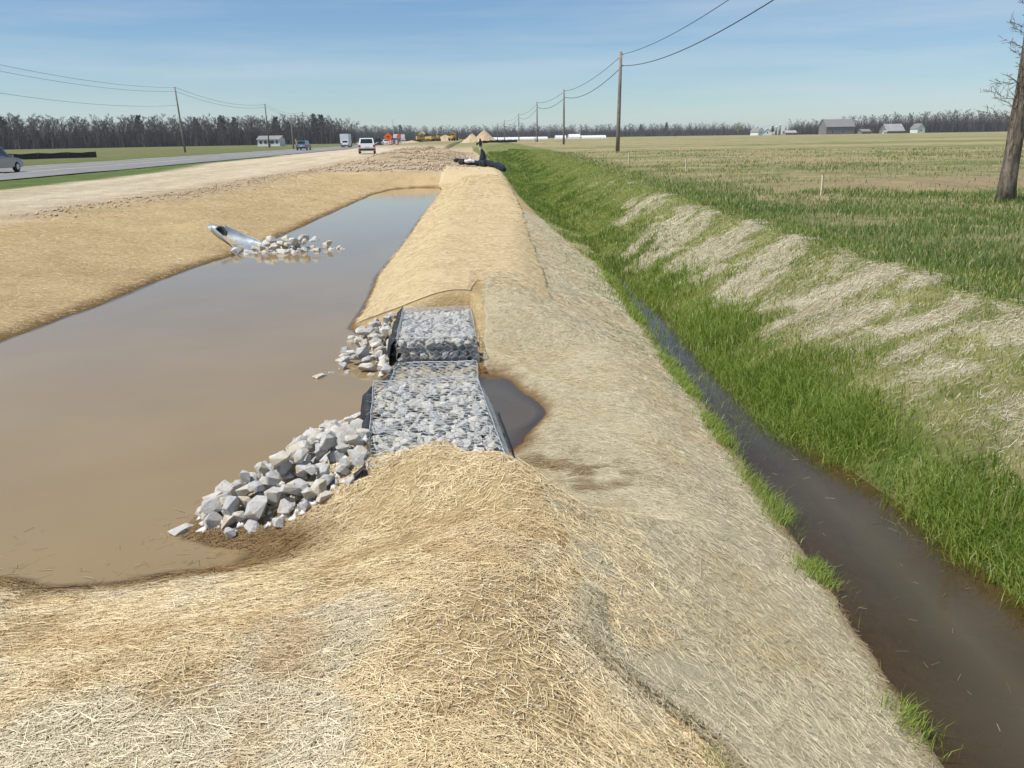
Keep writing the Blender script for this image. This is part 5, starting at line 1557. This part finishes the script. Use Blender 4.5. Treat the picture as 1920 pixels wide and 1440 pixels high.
def pine_tree(seed, h_):
    r = random.Random(seed)
    trunk = [(Vector((0, 0, 0)), Vector((0, 0, h_ * .95)), .02 * h_, .01)]
    crown = []
    for i in range(90):
        t = r.uniform(.42, 1.0); a = r.uniform(0, 6.28); L = h_ * .2 * (1.12 - t) * r.uniform(.6, 1.4) + .3
        p0 = Vector((0, 0, t * h_)); p1 = p0 + Vector((math.cos(a) * L, math.sin(a) * L, r.uniform(-.1, .4) * L))
        crown.append((p0, p1, .16, .38)); crown.append((p1, p1 + Vector((r.gauss(0, .4), r.gauss(0, .4), .5)), .38, .1))
    return trunk, crown
def tri3(q):
    v, f, c = q
    return v, np.concatenate([f[:, [0, 1, 2]], f[:, [0, 2, 3]]]), c
TV = []
for k in range(6):
    tr_, cr_ = bare_tree(100 + k, 1.0 * 12, .27, 0.075, 16, 6, 3, .22)
    TV.append((tri3(ribbons(tr_, (0.13, 0.112, 0.095), (0.20, 0.178, 0.155), k)), slivers(cr_, (0.085, 0.066, 0.052), (0.15, 0.12, 0.096), k + 50)))
PV = []
for k in range(2):
    tr_, cr_ = pine_tree(200 + k, 12)
    PV.append((tri3(ribbons(tr_, (0.14, 0.11, 0.09), (0.17, 0.14, 0.11), k)), tri3(ribbons(cr_, (0.05, 0.065, 0.035), (0.09, 0.105, 0.055), k + 60))))
TM = [tuple(tri_mesh(nm, v, f, c) for nm, (v, f, c) in zip(('trunk', 'crown'), tv)) for tv in TV]
PM = [tuple(tri_mesh(nm, v, f, c) for nm, (v, f, c) in zip(('trunk', 'crown'), tv)) for tv in PV]
def tree_obj(name, x, y, sc, label, group, var, r, z=None, pine=False):
    b = gz(x, y, -0.1)
    g = empty(name, b, r.uniform(0, 6.28)); tag(g, label, 'tree', group)
    g.scale = (sc, sc, sc)
    for nm, me_ in zip(('trunk', 'crown'), (PM if pine else TM)[var]): link(nm, me_, M['wood_mass'], g)
    return g
def wood(name, path, hgt, step, rows, depth, label, seed, front=None, pines=0.0, low=0.55):
    r = random.Random(seed)
    Vs, Fs, Cs = [], [], []; n0 = 0
    for i in range(len(path) - 1):
        a, b = Vector(path[i]), Vector(path[i + 1])
        d = b - a; L = d.length; nrm = Vector((-d.y, d.x)).normalized()
        if nrm.y < 0: nrm = -nrm
        cnt = int(L / step)
        for k in range(cnt):
            for row in range(rows):
                p = a + d * ((k + r.random()) / cnt) + nrm * (depth * (row + r.uniform(-.3, .3)))
                t = (i + k / cnt) / (len(path) - 1)
                hh = hgt(t) * r.uniform(.82, 1.12) * (1 + .04 * row)
                isp = r.random() < pines * .5 * (row > 1)
                if row == 0 and front and r.random() < .55:
                    tree_obj('pine_tree' if isp else 'bare_tree', p.x, p.y, hh / 12, front, 'front row of the ' + name, r.randrange(2 if isp else 6), r, pine=isp)
                    continue
                tv = (PV if isp else TV)[r.randrange(2 if isp else 6)]
                if isp: hh *= 1.04
                an = r.uniform(0, 6.28); ca, sa = math.cos(an), math.sin(an); s = hh / 12
                z0 = hz(p.x, p.y) - .1
                for v, f, c in tv:
                    w_ = np.empty_like(v); w_[:, 0] = (v[:, 0] * ca - v[:, 1] * sa) * s + p.x; w_[:, 1] = (v[:, 0] * sa + v[:, 1] * ca) * s + p.y; w_[:, 2] = v[:, 2] * s + z0
                    Vs.append(w_); Fs.append(f + n0); Cs.append(c * r.uniform(.8, 1.2)); n0 += len(v)
        # undergrowth: leaning stems and brush
        m_ = int(L * 75)
        tt = np.array([r.random() for _ in range(m_)]); dd = np.array([r.uniform(-1, depth * rows) for _ in range(m_)])
        px = a.x + d.x * tt + nrm.x * dd; py = a.y + d.y * tt + nrm.y * dd
        hb = np.array([hgt((i + q) / (len(path) - 1)) for q in tt]) * np.array([r.uniform(.15, low) if r.random() < .6 else r.uniform(.4, .92) for _ in range(m_)])
        zb = height(px, py) - .1
        A = np.stack([px, py, zb], 1); B = A + np.stack([np.array([r.gauss(0, .12) for _ in range(m_)]) * hb, np.array([r.gauss(0, .1) for _ in range(m_)]) * hb, hb], 1)
        v, f, c = slivers([(A[q], B[q], .19, .05) for q in range(m_)], (0.072, 0.057, 0.045), (0.135, 0.112, 0.092), seed + 5)
        Vs.append(v); Fs.append(f + n0); Cs.append(c); n0 += len(v)
    o = link(name.replace(' ', '_'), tri_mesh(name, np.concatenate(Vs), np.concatenate(Fs), np.concatenate(Cs)), M['wood_mass'])
    tag(o, label, 'wood', kind='stuff')
wood('roadside wood', [(-330, 280), (-190, 365), (-120, 425), (-62, 475)], lambda t: 11.0 + 1.3 * t, 3.0, 6, 6.0, 'dense bare deciduous wood beyond the green field across the road', 11,
     'bare grey tree at the front of the wood across the road', .05)
wood('horizon wood', [(-130, 720), (-40, 880), (120, 930), (300, 900)], lambda t: 13.5 - 2.0 * abs(t - .2), 5.0, 3, 9.0, 'thin grey wood along the horizon behind the greenhouses', 12, None, .04)
wood('farm wood', [(245, 640), (330, 640), (430, 655), (640, 560)], lambda t: 9.5 + 5.5 * min(1, t * 2.2), 4.2, 3, 7.0, 'brown bare wood behind the farm barns', 13, 'bare tree standing by the farm barns', .03)
r_ = random.Random(5)
for x, y, s, lab in ((193, 605, .62, 'loose bare tree behind the white farmhouse'), (218, 612, .55, 'bare tree between the farmhouse and the grey shed'), (221, 618, .6, 'bare tree just behind the low grey shed'),
                     (239, 612, .7, 'bare tree beside the silos')):
    tree_obj('bare_tree', x, y, s, lab, 'farmyard trees', r_.randrange(6), r_)
tree_obj('pine_tree', 216, 606, .5, 'dark evergreen beside the white farmhouse', 'farmyard trees', 0, r_, pine=True)
tree_obj('bare_tree', 14.2, 186, .36, 'small bare bush at the foot of a field line pole', 'field bushes', 2, r_)
# willow coming into leaf
tr_, cr_ = bare_tree(321, 12, .36, .1, 14, 6, 5, .15)
tr2, cr2 = ribbons(tr_, (.2, .17, .1), (.26, .22, .14), 1), ribbons(cr_, (.20, .20, .06), (.32, .31, .11), 2)
g = empty('willow_tree', gz(190, 602, -.1)); tag(g, 'yellow-green budding willow beside the white farmhouse', 'tree'); g.scale = (.62, .62, .62)
link('trunk', tri_mesh('trunk', *tr2[:2], tr2[2]), M['wood_mass'], g); link('crown', tri_mesh('crown', *cr2[:2], cr2[2]), M['wood_mass'], g)

# the leaning tree in the field
def near_tree():
    b = gz(13.05, 20.05, -0.15)
    g = empty('leaning_tree', b); tag(g, 'rough-barked leaning tree with bare twigs in the field grass', 'tree')
    r = random.Random(77)
    pts, rs = [], []
    for i in range(15):
        t = i / 14
        pts.append((0.10 * t + 0.03 * math.sin(t * 6), 0.1 * t + .02 * math.sin(t * 9), 9.5 * t)); rs.append(.195 * (1 - .55 * t) * (1 + .22 * math.exp(-t * 28)) * r.uniform(.96, 1.05))
    me_ = MB().tube(pts, rs, 18)
    for i, v in enumerate(me_.v):
        k = 1 + .05 * math.sin(i * 2.3) + r.uniform(-.03, .03)
        c = Vector(pts[min(i // 18, 14)]); me_.v[i] = tuple(c + (Vector(v) - c) * k)
    me_.build('trunk', M['bark'], g, smooth=True)
    for k in range(34):
        t = r.uniform(.66, .97) if k > 18 else .22 + .42 * k / 18
        i = min(13, int(t * 14)); p0 = Vector(pts[i]).lerp(Vector(pts[i + 1]), t * 14 - i)
        a = r.uniform(2.2, 4.2) if k <= 18 else r.uniform(0, 6.28)
        big = k > 18
        L = r.uniform(.45, .85) if not big else r.uniform(1.0, 2.6)
        segs = []
        d = Vector((math.cos(a), math.sin(a) * .6, r.uniform(-.05, .5))).normalized()
        p = p0.copy(); rad = .010 if not big else .045
        for s in range(5):
            d = (d + Vector((r.gauss(0, .18), r.gauss(0, .18), r.gauss(.07, .14)))).normalized()
            q = p + d * L / 5
            segs.append((p, q, rad * (1 - s * .17), rad * (1 - (s + 1) * .17)))
            for _ in range(3):
                e = (d + Vector((r.gauss(0, .7), r.gauss(0, .7), r.gauss(.15, .5)))).normalized(); l2 = L * r.uniform(.12, .36)
                m0 = p.lerp(q, r.random()); m1 = m0 + e * l2
                segs.append((m0, m1, .007, .004))
                for _ in range(2):
                    e2 = (e + Vector((r.gauss(0, .7), r.gauss(0, .7), r.gauss(.1, .4)))).normalized(); n0 = m0.lerp(m1, r.uniform(.4, 1))
                    segs.append((n0, n0 + e2 * l2 * .5, .0045, .0025))
            p = q
        v, f, c = ribbons(segs, (.12, .10, .085), (.22, .19, .16), k)
        link('branch', tri_mesh('branch', v, f, c), M['wood_mass'], g)
near_tree()

# ------------------------------------------------------------------ the air
hm = bpy.data.materials.new('haze'); hm.use_nodes = True
hn = hm.node_tree.nodes; hn.clear()
ho = hn.new('ShaderNodeOutputMaterial'); hv = hn.new('ShaderNodeVolumePrincipled')
hv.inputs['Color'].default_value = (0.80, 0.90, 1.0, 1)
hv.inputs['Density'].default_value = 0.00018
hv.inputs['Anisotropy'].default_value = 0.2
hm.node_tree.links.new(hv.outputs[0], ho.inputs['Volume'])
tag(MB().box(-2600, 2600, -500, 3600, -3.0, 30.0).build('haze', hm), kind='stuff')
